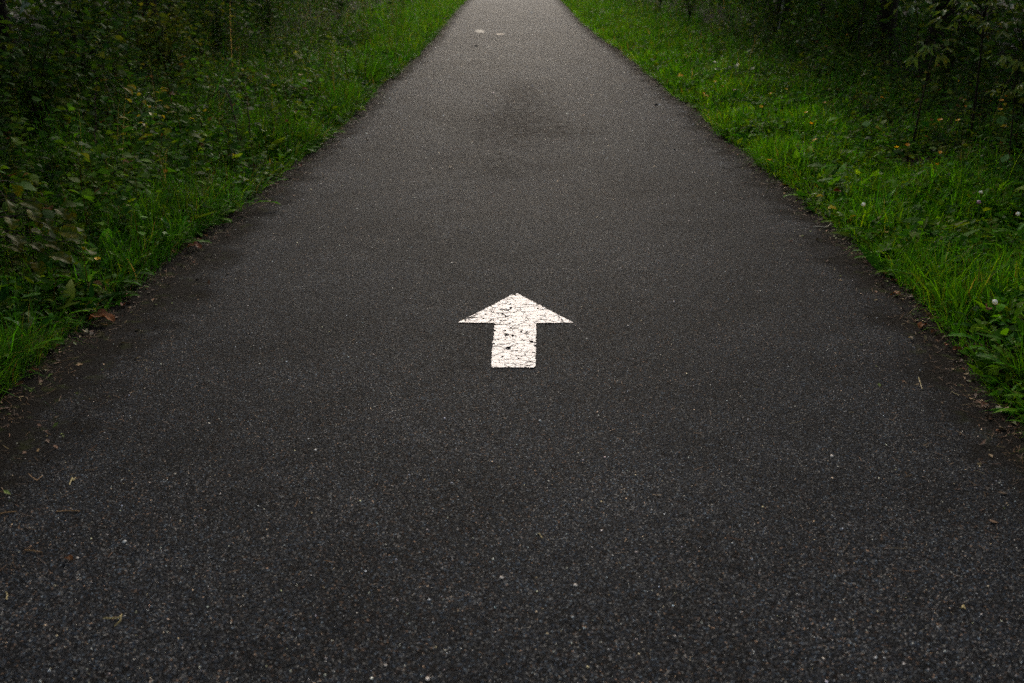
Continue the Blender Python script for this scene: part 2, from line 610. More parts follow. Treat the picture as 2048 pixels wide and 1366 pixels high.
# ------------------------------------------------------------------ painted arrow
aw = {k: at(*p)[:2] for k, p in dict(tip=(1032, 588), wl=(917, 646), wr=(1147, 646), sl=(989, 646.5), sr=(1073, 646.5), bl=(982, 735.5), br=(1071, 735.5)).items()}
rows = []
Rj = np.random.default_rng(5)
for i in range(41):                                         # shaft, from its foot up
    t = i / 40
    a, c = aw['bl'] * (1 - t) + aw['sl'] * t, aw['br'] * (1 - t) + aw['sr'] * t
    ins_ = 0.006 * max(0, 1 - i / 1.5)
    rows.append((a + np.array([Rj.normal(0, 0.0016) + ins_, 0]), c + np.array([Rj.normal(0, 0.0016) - ins_, 0])))
for i in range(46):                                         # head
    t = (i / 45)
    a, c = aw['wl'] * (1 - t) + aw['tip'] * t, aw['wr'] * (1 - t) + aw['tip'] * t
    tipw = 0.007 * t
    j = 0.0025 if 0 < i else 0
    rows.append((a + np.array([Rj.normal(0, j) - tipw, 0.0005]), c + np.array([Rj.normal(0, j) + tipw, 0.0005])))
NC = 25
AV = []
for a, c in rows:
    for q in np.linspace(0, 1, NC):
        p = a * (1 - q) + c * q
        AV.append((p[0], p[1], road_z(p[0], p[1]) + 0.004))
AV = np.array(AV)
AV[:NC, 1] += Rj.normal(0, 0.001, NC)
am = quad_mesh('painted_arrow', AV, grid_faces(1, len(rows), NC), M_PAINT)
tag(mesh_obj('painted_arrow', am), 'white cracked arrow painted on the asphalt pointing ahead', 'arrow marking')

# ------------------------------------------------------------------ grass, herbs, undergrowth (uncountable)
def in_view(x, y, m=1.0):
    return (np.abs(x) < 0.56 * y + 0.7 * m) & (y > 1.8)


def scatter(side, n, s0, s1, y0, y1, spow=1.0, ypow=1.0):
    """positions at distance s from the path's edge; ypow > 1 favours the near end"""
    y = y0 + (y1 - y0) * rng.random(n) ** ypow
    s = s0 + (s1 - s0) * rng.random(n) ** spow
    x = lat(side, s, y)
    k = in_view(x, y)
    return x[k], y[k], s[k], verge_z(side, s[k], y[k])


def pal(n, cols, jit=0.18, p=None):
    c = np.asarray(cols)[rng.choice(len(cols), n, p=p)]
    return c * np.exp(rng.normal(0, jit, (n, 1))) * np.exp(rng.normal(0, 0.06, (n, 3)))


def grass(side, n, s0, s1, y0, y1, hmin, hmax, wid, cols, p=None, spow=1.0, ypow=1.0, curl=(0.2, 1.5), out=0.0, hfun=None, dens=0.0):
    x, y, s, z = scatter(side, n, s0, s1, y0, y1, spow, ypow)
    cl = wav(N_CLUMP, x * 1.7, y * 1.7)
    keep = rng.random(len(x)) < np.clip(1 - dens * 0.5 + dens * 0.6 * cl, 0.05, 1)
    x, y, s, z, cl = x[keep], y[keep], s[keep], z[keep], cl[keep]
    n = len(x)
    H = (hmin + (hmax - hmin) * rng.random(n) ** 1.5) * (1 + 0.35 * cl)
    if hfun is not None:
        H = H * hfun(s, y)
    H = np.maximum(H, 0.015)
    a = rng.uniform(0, 2 * math.pi, n)
    D = np.stack([np.cos(a) - side * out, np.sin(a), np.zeros(n)], 1)
    D = unit(D)
    C = rng.uniform(curl[0], curl[1], n)
    W = wid * np.exp(rng.normal(0, 0.3, n)) * np.clip(y / 7, 0.8, 2.4)
    V, F = strips(np.stack([x, y, z - 0.004], 1), D, H, W, C, a + math.pi / 2 + rng.normal(0, 0.6, n))
    c = pal(n, cols, 0.34, p)
    tn = wav(N_TINT, x, y)[:, None]
    c = c * (1 + 0.15 * tn * np.array([[1.2, 0.6, 0.4]]))
    return V, F, rep(np.clip(c, 0.002, 1), 8)


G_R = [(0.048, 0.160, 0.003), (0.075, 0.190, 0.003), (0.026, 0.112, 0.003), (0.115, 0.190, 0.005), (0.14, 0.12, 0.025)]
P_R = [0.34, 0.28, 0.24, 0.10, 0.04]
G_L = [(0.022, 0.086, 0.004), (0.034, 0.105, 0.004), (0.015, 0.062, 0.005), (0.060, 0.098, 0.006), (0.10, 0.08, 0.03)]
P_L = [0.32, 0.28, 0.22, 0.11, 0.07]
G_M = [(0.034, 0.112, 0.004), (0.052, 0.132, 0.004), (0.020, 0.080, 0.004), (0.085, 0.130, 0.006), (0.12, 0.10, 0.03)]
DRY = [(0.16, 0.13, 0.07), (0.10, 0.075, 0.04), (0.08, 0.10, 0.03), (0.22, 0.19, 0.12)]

edge_fade = lambda s, y: np.clip(0.55 + s / 0.16, 0.45, 1)
parts = [
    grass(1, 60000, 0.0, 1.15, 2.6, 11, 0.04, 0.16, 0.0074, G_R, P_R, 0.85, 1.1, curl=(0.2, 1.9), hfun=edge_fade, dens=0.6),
    grass(1, 30000, 0.95, 2.3, 2.6, 11, 0.04, 0.20, 0.0056, G_L, P_L, 0.9, 1.1, curl=(0.2, 2.0), dens=0.9),  # outer strip in the darker left palette, tree shade put into the colour
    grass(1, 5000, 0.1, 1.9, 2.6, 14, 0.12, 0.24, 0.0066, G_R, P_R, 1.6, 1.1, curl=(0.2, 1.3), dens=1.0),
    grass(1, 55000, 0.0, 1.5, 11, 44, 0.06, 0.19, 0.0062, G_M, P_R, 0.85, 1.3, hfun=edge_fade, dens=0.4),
    grass(1, 24000, 1.2, 2.6, 11, 44, 0.06, 0.24, 0.0060, G_L, P_L, 0.9, 1.3, dens=0.7),  # same painted shade farther along: darker blades away from the path
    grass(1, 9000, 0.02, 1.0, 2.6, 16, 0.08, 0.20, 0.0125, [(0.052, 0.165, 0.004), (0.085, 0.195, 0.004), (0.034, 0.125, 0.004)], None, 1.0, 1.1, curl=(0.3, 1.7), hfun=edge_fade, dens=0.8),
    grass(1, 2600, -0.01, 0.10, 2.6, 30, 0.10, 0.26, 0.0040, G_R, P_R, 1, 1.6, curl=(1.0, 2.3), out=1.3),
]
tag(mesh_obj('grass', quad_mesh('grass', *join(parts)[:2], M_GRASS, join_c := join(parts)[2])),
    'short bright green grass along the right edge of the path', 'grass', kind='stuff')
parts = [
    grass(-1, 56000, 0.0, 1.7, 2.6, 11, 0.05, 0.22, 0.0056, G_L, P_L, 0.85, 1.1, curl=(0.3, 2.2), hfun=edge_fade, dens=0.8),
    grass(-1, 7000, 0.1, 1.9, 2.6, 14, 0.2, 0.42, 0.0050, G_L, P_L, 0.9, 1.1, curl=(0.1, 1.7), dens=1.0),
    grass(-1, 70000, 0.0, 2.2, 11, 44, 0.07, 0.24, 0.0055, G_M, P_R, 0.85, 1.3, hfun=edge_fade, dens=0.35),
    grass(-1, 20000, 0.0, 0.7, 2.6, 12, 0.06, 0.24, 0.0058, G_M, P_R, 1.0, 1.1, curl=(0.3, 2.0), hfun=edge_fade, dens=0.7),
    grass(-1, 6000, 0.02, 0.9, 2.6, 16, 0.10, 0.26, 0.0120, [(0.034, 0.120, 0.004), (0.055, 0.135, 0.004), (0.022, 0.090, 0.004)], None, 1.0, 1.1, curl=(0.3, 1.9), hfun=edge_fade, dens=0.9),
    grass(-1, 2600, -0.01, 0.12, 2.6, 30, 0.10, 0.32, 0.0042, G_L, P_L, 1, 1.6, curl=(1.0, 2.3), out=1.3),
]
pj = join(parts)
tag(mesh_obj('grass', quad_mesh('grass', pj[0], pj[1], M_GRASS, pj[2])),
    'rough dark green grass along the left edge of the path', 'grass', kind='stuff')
for side in (-1, 1):
    s0 = 0.55 if side < 0 else 1.4
    parts = [
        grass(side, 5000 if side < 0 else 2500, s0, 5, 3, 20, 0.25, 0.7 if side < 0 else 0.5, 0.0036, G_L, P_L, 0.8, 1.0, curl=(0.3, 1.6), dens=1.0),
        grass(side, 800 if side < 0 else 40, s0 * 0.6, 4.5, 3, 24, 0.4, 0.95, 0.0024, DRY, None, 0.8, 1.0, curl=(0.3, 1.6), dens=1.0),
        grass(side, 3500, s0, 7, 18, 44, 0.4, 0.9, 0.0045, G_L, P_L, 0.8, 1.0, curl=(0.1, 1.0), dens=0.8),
    ]
    pj = join(parts)
    tag(mesh_obj('tall_grass', quad_mesh('tall_grass', pj[0], pj[1], M_GRASS, pj[2])),
        'tall thin grass and dry stalks on the far side of the ' + ('left' if side < 0 else 'right') + ' verge', 'grass', kind='stuff')


def low_herbs(side, n, s0, s1, y0, y1, size, cols, h0, h1, shape=OV, asp=0.6, spow=1.0):
    x, y, s, z = scatter(side, n, s0, s1, y0, y1, spow, 1.2)
    cl = wav(N_CLUMP, x * 2.3 + 5, y * 2.3)
    keep = rng.random(len(x)) < np.clip(0.5 + 0.6 * cl, 0.06, 1)
    x, y, s, z = x[keep], y[keep], s[keep], z[keep]
    n = len(x)
    h = rng.uniform(h0, h1, n) * np.clip(0.3 + s / 0.25, 0.3, 1)
    a = rng.uniform(0, 2 * math.pi, n)
    D = np.stack([np.cos(a), np.sin(a), rng.uniform(-0.1, 0.9, n)], 1)
    Uv = unit(np.stack([rng.normal(0, 0.35, n), rng.normal(0, 0.35, n), np.ones(n)], 1))
    L = size * np.exp(rng.normal(0, 0.3, n))
    V, F = leaves(np.stack([x, y, z + h], 1), D, Uv, L, L * asp * rng.uniform(0.8, 1.2, n), rng.uniform(0, 0.9, n), rng.uniform(0, 0.4, n), shape)
    return V, F, rep(pal(n, cols, 0.34), 15)


H_R = [(0.034, 0.110, 0.003), (0.048, 0.128, 0.003), (0.016, 0.066, 0.004), (0.065, 0.110, 0.004)]
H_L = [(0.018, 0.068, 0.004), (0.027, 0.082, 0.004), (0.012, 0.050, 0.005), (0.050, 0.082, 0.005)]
for side, cc in ((-1, H_L), (1, H_R)):
    parts = [low_herbs(side, 9000, 0.9, 2.8, 3, 14, 0.040, H_L, 0.02, 0.22),  # right side takes the left's darker leaves too, shade put into their colour
             low_herbs(side, 17000, 0.0, 1.2 if side > 0 else 2.2, 2.6, 12, 0.030, cc, 0.0, 0.15),
             low_herbs(side, 9000, 0.0, 2.4, 12, 40, 0.045, cc, 0.0, 0.15),
             low_herbs(side, 15000, 0.0, 1.4, 2.6, 16, 0.10, cc, 0.0, 0.10, LANCE, 0.26),
             low_herbs(side, 700, 0.3, 2.6, 6, 30, 0.055, [(0.045, 0.10, 0.02), (0.05, 0.11, 0.03)], 0.08, 0.25)]
    pj = join(parts)
    tag(mesh_obj('low_weeds', quad_mesh('low_weeds', pj[0], pj[1], M_HERB, pj[2])),
        'clover and small leafy weeds between the grass on the ' + ('left' if side < 0 else 'right') + ' verge', 'weeds', kind='stuff')


def leafy_plants(x, y, z, h, nl, size, cols, lean=0.3, shape=OV, asp=0.55, dead=0.035):
    """upright leafy stems: ribbons for stems and leaves spiralling up them"""
    n = len(x)
    P = np.stack([x, y, z], 1)
    a = rng.uniform(0, 2 * math.pi, n)
    D = np.stack([np.cos(a), np.sin(a), np.zeros(n)], 1)
    cu = rng.uniform(0, 2 * lean, n)
    Vs, Fs = strips(P, D, h, np.full(n, 0.005), cu, a + math.pi / 2, rows=4)
    Cs = rep(pal(n, [(0.02, 0.03, 0.008), (0.02, 0.012, 0.006)], 0.2), 8)
    t = rng.uniform(0.12, 1.0, (n, nl))
    ang = cu[:, None] * t * 0.65
    pos = P[:, None] + (h[:, None] * t)[..., None] * (np.sin(ang)[..., None] * D[:, None] + np.cos(ang)[..., None] * np.array([0, 0, 1.0]))
    az = rng.uniform(0, 2 * math.pi, (n, nl))
    pet = rng.uniform(0.01, 0.10, (n, nl)) * (1.15 - t) * np.minimum(h[:, None] / 0.5, 1.6)
    dirh = np.stack([np.cos(az), np.sin(az), rng.uniform(-0.25, 0.7, (n, nl))], -1)
    pos = pos + dirh * pet[..., None]
    L = size * np.exp(rng.normal(0, 0.28, (n, nl))) * (1.1 - 0.5 * t)
    pc = pal(n, cols, 0.2)
    lc = np.repeat(pc[:, None], nl, 1) * np.exp(rng.normal(0, 0.18, (n, nl, 1)))
    dd = rng.random((n, nl)) < dead
    lc[dd] = pal(int(dd.sum()), [(0.14, 0.12, 0.02), (0.12, 0.06, 0.02), (0.10, 0.13, 0.02)], 0.2)
    m = n * nl
    Uv = unit(np.stack([rng.normal(0, 0.4, m), rng.normal(0, 0.4, m), np.ones(m)], 1))
    Vl, Fl = leaves(pos.reshape(-1, 3), dirh.reshape(-1, 3), Uv, L.ravel(), L.ravel() * asp * rng.uniform(0.8, 1.2, m), rng.uniform(0, 1.0, m), rng.uniform(0, 0.45, m), shape)
    return join([(Vs, Fs, Cs), (Vl, Fl, rep(lc.reshape(-1, 3), 15))])


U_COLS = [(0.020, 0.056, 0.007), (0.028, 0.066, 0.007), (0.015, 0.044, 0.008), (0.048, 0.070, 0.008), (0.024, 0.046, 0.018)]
for side in (-1, 1):
    parts = []
    for (n, s0, s1, y0, y1, h0, h1, nl, size) in (
            (650 if side < 0 else 420, 0.25 if side < 0 else 1.3, 2.2, 3, 14, 0.14, 0.45, 14, 0.042),
            (1300 if side < 0 else 1300, 0.9 if side < 0 else 1.7, 4.5, 4, 20, 0.35, 1.0 if side < 0 else 0.9, 20, 0.062),
            (1400, 0.45 if side < 0 else 1.0, 3.5, 3, 18, 0.12, 0.4, 14, 0.055),
            (900, 0.9 if side < 0 else 1.7, 7, 12, 44, 0.35, 1.2, 18, 0.085)):
        x, y, s, z = scatter(side, n, s0, s1, y0, y1)
        k = rng.random(len(x)) < np.clip(0.65 + 0.5 * wav(N_CLUMP, x, y), 0.1, 1)
        x, y, s, z = x[k], y[k], s[k], z[k]
        h = rng.uniform(h0, h1, len(x)) * np.clip(0.55 + 0.25 * (s - s0), 0.5, 1.15)
        parts.append(leafy_plants(x, y, z, h, nl, size, U_COLS))
    if side < 0:
        x, y, s, z = scatter(side, 260, 0.12, 1.0, 3, 14)
        parts.append(leafy_plants(x, y, z, rng.uniform(0.14, 0.42, len(x)), 12, 0.05, [(0.045, 0.125, 0.004), (0.075, 0.130, 0.005), (0.030, 0.095, 0.005)], asp=0.5, dead=0.03))
        x, y, s, z = scatter(side, 420, 0.3, 2.6, 3, 12)
        parts.append(leafy_plants(x, y, z, rng.uniform(0.2, 0.6, len(x)), 9, 0.085, [(0.030, 0.085, 0.006), (0.045, 0.095, 0.006), (0.020, 0.060, 0.008)], asp=0.72, dead=0.04))
    pj = join(parts)
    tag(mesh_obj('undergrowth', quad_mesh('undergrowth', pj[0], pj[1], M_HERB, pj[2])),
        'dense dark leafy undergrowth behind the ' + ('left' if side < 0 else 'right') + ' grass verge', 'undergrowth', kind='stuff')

# ------------------------------------------------------------------ woodland on both sides
def crown_mesh(name, seed, R, Hc, n, size):
    r = np.random.default_rng(seed)
    nc = 46
    cd = unit(r.normal(0, 1, (nc, 3)))
    cr = r.uniform(0.35, 1.0, nc) ** 0.6
    cen = cd * cr[:, None] * np.array([R, R, Hc / 2])
    pick = r.integers(0, nc, n)
    pos = cen[pick] + r.normal(0, 1, (n, 3)) * np.array([0.26, 0.26, 0.20]) * R * 0.72
    D = unit(r.normal(0, 1, (n, 3)) + np.array([0, 0, -0.3]))
    Uv = unit(r.normal(0, 0.5, (n, 3)) + np.array([0, 0, 1.0]))
    L = size * np.exp(r.normal(0, 0.25, n))
    V, F = leaves(pos, D, Uv, L, L * 0.65, r.uniform(0, 0.8, n), r.uniform(0, 0.3, n), OV, rows=3)
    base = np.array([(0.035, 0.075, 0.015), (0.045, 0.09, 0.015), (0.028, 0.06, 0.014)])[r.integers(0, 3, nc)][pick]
    return quad_mesh(name, V, F, M_TREE, rep(base * np.exp(r.normal(0, 0.15, (n, 1))), 9))


def trunk_mesh(name, seed, H, rad, mat):
    r = np.random.default_rng(seed)
    n = 12
    t = np.linspace(0, 1, n)
    pts = np.stack([0.10 * np.cumsum(r.normal(0, 1, n)) * t, 0.10 * np.cumsum(r.normal(0, 1, n)) * t, -0.15 + (H + 0.15) * t], 1)
    rd = rad * (1 - 0.75 * t) * (1 + 0.7 * np.exp(-t * 18))
    ps = [(*tube(pts, rd, 9), None)]
    for k in range(9):
        i = 3 + k % 8
        a = r.uniform(0, 2 * math.pi)
        L = r.uniform(1.2, 2.4) * H / 8
        q = np.linspace(0, 1, 6)[:, None]
        d = np.array([math.cos(a), math.sin(a), 0.45])
        bp = pts[i] + q * L * d + q ** 2 * np.array([0, 0, 0.5]) + r.normal(0, 0.04, (6, 3)) * q
        ps.append((*tube(bp, rd[i] * 0.5 * (1 - 0.8 * q[:, 0]), 6), None))
    V, F, b = [], [], 0
    for v_, f_, _ in ps:
        V.append(v_)
        F.append(f_ + b)
        b += len(v_)
    return quad_mesh(name, np.concatenate(V), np.concatenate(F), mat)


crowns = [crown_mesh('crown', 20 + i, 2.7, 6.6, 8500, 0.18) for i in range(3)]
trunks = [trunk_mesh('trunk', 40 + i, 8.2, 0.14, M_BARK) for i in range(3)]
tree_spots = []  # rows mostly out of view, added and spaced to shade path and verges
r_ = random.Random(4)
for side in (-1, 1):
    for i, y in enumerate(np.arange(-9, 60, 3.6)):
        tree_spots.append((side * (4.9 + ((-0.35 if 0 < y < 11 else 0.2) if side < 0 else 0.0) + r_.uniform(-0.4, 0.9) + 0.03 * max(0, y - 8) + 0.10 * max(0, y - 20) - 0.5 * (y < 3)), y + r_.uniform(-1, 1), side))
        if i % 2 == 0:
            tree_spots.append((side * (8.6 + r_.uniform(-0.8, 1.2)), y + 1.7 + r_.uniform(-1, 1), side))
for i, (x, y, side) in enumerate(tree_spots):
    e = empty('woodland_tree', (x, y, 0.05), r_.uniform(0, 6.28), r_.uniform(0.85, 1.15))
    tag(e, 'tall mostly unseen shade tree of the dark wood on the ' + ('left' if side < 0 else 'right') + ' of the path', 'tree',
        'trees of the wood on the ' + ('left' if side < 0 else 'right'))
    mesh_obj('trunk', trunks[i % 3], e)
    mesh_obj('crown', crowns[i % 3], e, loc=(0, 0, 4.9))

for side in (-1, 1):                                      # leaf belt added behind the trees to block light from the sides
    n = 26000
    y = rng.uniform(-8, 62, n)
    x = side * (rng.uniform(7.0, 12.5, n) + 0.12 * np.maximum(0, 0))
    z = rng.random(n) ** 1.2 * (3.2 + 1.2 * wav(N_CLUMP, x * 0.5, y * 0.5))
    z = np.abs(z)
    P = np.stack([x, y, z], 1)
    D = unit(rng.normal(0, 1, (n, 3)) + np.array([0, 0, -0.2]))
    Uv = unit(rng.normal(0, 0.6, (n, 3)) + np.array([-side * 0.5, 0, 1.0]))
    L = 0.19 * np.exp(rng.normal(0, 0.25, n))
    V, F = leaves(P, D, Uv, L, L * 0.7, rng.uniform(0, 0.8, n), rng.uniform(0, 0.3, n), OV, rows=3)
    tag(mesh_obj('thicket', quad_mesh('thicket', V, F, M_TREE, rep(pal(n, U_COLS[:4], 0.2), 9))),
        'dark thicket added to block side light far ' + ('left' if side < 0 else 'right') + ' of the path', 'thicket', kind='stuff')

# ---------------------------------------------------------------- individuals follow
def at_y(px, py, y):
    """where the sight line through a photo pixel reaches distance y"""
    d = ray(px, py)
    t = y / d[1]
    return np.array([d[0] * t, y, CAM_H + d[2] * t])


def gz(x, y):
    s = x - float(XR(y)) if x > 0 else float(XL(y)) - x
    if s < -0.02:
        return float(road_z(x, y))
    return max(float(verge_z(1 if x > 0 else -1, np.array(s), np.array(y))), float(road_z(np.clip(x, -1.9, 1.9), y)) if s < 0.1 else -1)


def leaf_blade(name, L, W, wfun, rows, a0, a1, fold, mat, wave=0.0, seed=0, pleat=0.0):
    """one leaf along +X, arching from angle a0 to a1 (degrees above the level); pale midrib in 'rib'"""
    r = np.random.default_rng(seed)
    t = np.linspace(0, 1, rows)
    ang = np.radians(a0 + (a1 - a0) * t)
    dx = np.concatenate([[0], np.cumsum(np.cos((ang[1:] + ang[:-1]) / 2))]) / (rows - 1) * L
    dz = np.concatenate([[0], np.cumsum(np.sin((ang[1:] + ang[:-1]) / 2))]) / (rows - 1) * L
    hw = np.maximum(np.array([wfun(q) for q in t]), 0.03) * W / 2
    sway = np.cumsum(r.normal(0, 0.02, rows)) * L
    q = np.array([-1, -0.55, -0.10, 0, 0.10, 0.55, 1])
    V = np.zeros((rows, 7, 3))
    wv = wave * np.sin(t * 17 + r.uniform(0, 6)) * hw
    wv2 = wave * np.sin(t * 15 + r.uniform(0, 6)) * hw
    for j, u in enumerate(q):
        lift = fold * abs(u) * hw + (wv if u < 0 else wv2) * abs(u) ** 2 + pleat * L * (np.arange(rows) % 2) * abs(u)
        V[:, j, 0] = dx - np.sin(ang) * lift
        V[:, j, 1] = u * hw + sway
        V[:, j, 2] = dz + np.cos(ang) * lift
    m = quad_mesh(name, V, grid_faces(1, rows, 7), mat)
    a = m.attributes.new('rib', 'FLOAT', 'POINT')
    a.data.foreach_set('value', np.tile((np.abs(q) < 0.2).astype(np.float32), rows))
    if pleat:
        a = m.attributes.new('vein', 'FLOAT', 'POINT')
        a.data.foreach_set('value', np.repeat((np.arange(rows) % 2).astype(np.float32), 7))
    return m


def rib_mat(name, base, rough=0.5, trans=0.36, spec=0.12, var=0.3, rib=(0.10, 0.15, 0.05), vein=0.0, edge=None):
    b = NB(name)
    oi = b.n('ShaderNodeObjectInfo')
    h = b.n('ShaderNodeHueSaturation')
    tc = b.n('ShaderNodeTexCoord')
    nz = b.noise(tc.outputs['Object'], 26, 4)
    base_c = base
    if edge is not None:
        base_c = b.mix(b.smooth(nz.outputs[0], 0.40, 0.62), base, edge)
    b.put(h.inputs['Color'], base_c)
    for sock, mul, lo, hi in (('Hue', 1.0, 0.475, 0.522), ('Value', 7.31, 1 - var, 1 + var)):
        f = b.math('FRACT', b.math('MULTIPLY', oi.outputs['Random'], mul))
        mm = b.n('ShaderNodeMapRange')
        b.l(f, mm.inputs[0])
        mm.inputs[3].default_value, mm.inputs[4].default_value = lo, hi
        b.l(mm.outputs[0], h.inputs[sock])
    at_ = b.n('ShaderNodeAttribute', attribute_name='rib')
    c = b.mix(b.math('MULTIPLY', b.smooth(nz.outputs[0], 0.5, 0.75), 0.4), h.outputs[0], b.mix(1.0, h.outputs[0], (1.8, 1.2, 0.7), 'MULTIPLY'))
    c = b.mix(b.math('MULTIPLY', b.math('POWER', at_.outputs['Fac'], 2.0), 0.75), c, rib)
    if vein:
        vn = b.n('ShaderNodeAttribute', attribute_name='vein')
        c = b.mix(b.math('MULTIPLY', vn.outputs['Fac'], vein), c, b.mix(1.0, c, (0.30, 0.36, 0.3), 'MULTIPLY'))
    bp = b.n('ShaderNodeBump')
    bp.inputs['Strength'].default_value = 0.4
    bp.inputs['Distance'].default_value = 0.004
    b.l(nz.outputs[0], bp.inputs['Height'])
    p = b.principled(c, rough, spec, bp.outputs[0])
    tr = b.n('ShaderNodeBsdfTranslucent')
    b.put(tr.inputs['Color'], b.mix(1.0, c, (1.5, 1.35, 0.6), 'MULTIPLY'))
    ms = b.n('ShaderNodeMixShader')
    ms.inputs[0].default_value = trans
    b.l(p, ms.inputs[1])
    b.l(tr.outputs[0], ms.inputs[2])
    return b.finish(ms.outputs[0])


def dand_w(t):
    env = (0.18 + 0.82 * min(1, t / 0.72)) * (1 if t < 0.85 else max(0.05, (1 - t) / 0.15))
    k = (t * 5.2) % 1.0
    return env * (0.38 + 0.62 * (k if t < 0.86 else 1.0)) if t > 0.22 else 0.10


def dock_w(t):
    return 0.10 if t < 0.16 else math.sin(math.pi * min(0.985, ((t - 0.16) / 0.84)) ** 0.8) ** 0.75


def hazel_w(t):
    return math.sin(math.pi * min(0.99, t * 0.97 + 0.02) ** 0.85) ** 0.6


def lance_w(t):
    return math.sin(math.pi * min(0.985, t + 0.015) ** 0.7)


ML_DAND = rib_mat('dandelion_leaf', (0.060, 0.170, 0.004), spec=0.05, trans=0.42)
ML_DARK = rib_mat('shaded_dandelion_leaf', (0.026, 0.110, 0.006), spec=0.05, trans=0.42)  # darker copy of the dandelion green, shade put into the colour
ML_DOCK = rib_mat('dock_leaf', (0.055, 0.155, 0.004), rib=(0.09, 0.17, 0.02), spec=0.05, trans=0.45)
ML_HAZEL = rib_mat('hazel_leaf', (0.024, 0.060, 0.004), edge=(0.080, 0.084, 0.004), rib=(0.045, 0.06, 0.008), spec=0.05, rough=0.6, trans=0.3, vein=0.9)
ML_YEL = rib_mat('yellowing_leaf', (0.12, 0.13, 0.008), edge=(0.20, 0.15, 0.01), rib=(0.2, 0.18, 0.05))
ML_MAPLE = rib_mat('maple_leaf', (0.050, 0.095, 0.020), edge=(0.085, 0.11, 0.014), rib=(0.10, 0.13, 0.05), rough=0.5, spec=0.10)
ML_PALE = rib_mat('pale_green_leaf', (0.050, 0.105, 0.022), rib=(0.09, 0.13, 0.05), rough=0.45, spec=0.12)
MD_BROWN = rib_mat('dead_brown_leaf', (0.050, 0.022, 0.008), edge=(0.105, 0.050, 0.016), trans=0.12, rough=0.7, spec=0.04, rib=(0.11, 0.06, 0.025))
MD_RED = rib_mat('dead_red_leaf', (0.11, 0.030, 0.012), edge=(0.15, 0.06, 0.02), trans=0.12, rough=0.6, rib=(0.15, 0.07, 0.04))
MD_YEL = rib_mat('dead_yellow_leaf', (0.40, 0.27, 0.03), edge=(0.30, 0.17, 0.03), trans=0.25, rough=0.5, rib=(0.35, 0.25, 0.06))
MD_PALE = rib_mat('dead_pale_leaf', (0.34, 0.29, 0.22), edge=(0.24, 0.20, 0.13), trans=0.15, rough=0.6, rib=(0.35, 0.3, 0.24))
M_PETAL = foliage_mat('yellow_petal', 0.5, 0.3, 0.2, base=(0.65, 0.32, 0.01), var=0.2)
M_WHITE = foliage_mat('white_petal', 0.5, 0.3, 0.2, base=(0.65, 0.68, 0.72), var=0.1)
M_PINK = foliage_mat('pink_petal', 0.5, 0.3, 0.2, base=(0.35, 0.22, 0.36), var=0.1)


def fan_meshes(prefix, spec, wfun, mat, rows=15, **kw):
    return [leaf_blade('leaf', L, W, wfun, rows, a0, a1, 0.28, mat, 0.14, 70 + i, **kw) for i, (L, W, a0, a1) in enumerate(spec)]


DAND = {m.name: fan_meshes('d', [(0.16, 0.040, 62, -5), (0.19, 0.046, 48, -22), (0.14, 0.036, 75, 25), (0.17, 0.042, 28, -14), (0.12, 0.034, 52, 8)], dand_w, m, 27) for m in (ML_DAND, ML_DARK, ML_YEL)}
DOCK = {m.name: fan_meshes('k', [(0.16, 0.046, 80, 25), (0.15, 0.045, 66, 5), (0.18, 0.050, 82, 40), (0.14, 0.042, 50, -15)], dock_w, m, 11) for m in (ML_DOCK, ML_DARK)}


def rosette(name, label, cat, px, py, meshes, n, size, group=None, az=None, rise=0.0, alt=None, z=0.01):
    p = at(px, py, z)
    e = empty(name, (p[0], p[1], gz(p[0], p[1]) + rise), 0, 1)
    tag(e, label, cat, group)
    for k in range(n):
        a = (k * 2.399963 + random.uniform(-0.3, 0.3)) if az is None else random.uniform(*az)
        ms = alt if (alt and random.random() < 0.3) else meshes
        mesh_obj('leaf', random.choice(ms), e, loc=(0.006 * math.cos(a), 0.006 * math.sin(a), 0), rot=(random.uniform(-0.25, 0.25), random.uniform(-0.12, 0.12), a),
                 scale=size * random.uniform(0.75, 1.15))
    return e


dd, dk, dy = DAND[ML_DAND.name], DAND[ML_DARK.name], DAND[ML_YEL.name]
kd, kk = DOCK[ML_DOCK.name], DOCK[ML_DARK.name]
PI = math.pi
# right verge
rosette('dandelion_plant', 'dandelion with two toothed leaves lying out over the asphalt, right edge', 'dandelion', 1985, 706, dd, 6, 1.0)
rosette('dandelion_plant', 'dandelion rosette with yellowing leaves beside the pale twig, right edge', 'dandelion', 1694, 452, dd, 8, 1.0, alt=dy)
rosette('dock_plant', 'dock plant with one broad bright leaf standing above the right grass', 'dock', 1706, 402, kd, 6, 1.15)
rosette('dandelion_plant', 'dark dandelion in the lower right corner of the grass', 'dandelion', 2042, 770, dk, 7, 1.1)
rosette('dandelion_plant', 'upright leafy dandelion beside the red fallen leaf, right verge', 'dandelion', 2000, 660, dd, 8, 1.0)
rosette('dock_plant', 'dock plant at the far right among the shaded grass, with a row of rounded leaves', 'dock', 1990, 262, kd, 9, 1.1)
rosette('dandelion_plant', 'dandelion growing over the litter strip below the yellow plant, right edge', 'dandelion', 1752, 520, dd, 6, 0.8)
RG = 'dandelions and docks in the right grass'
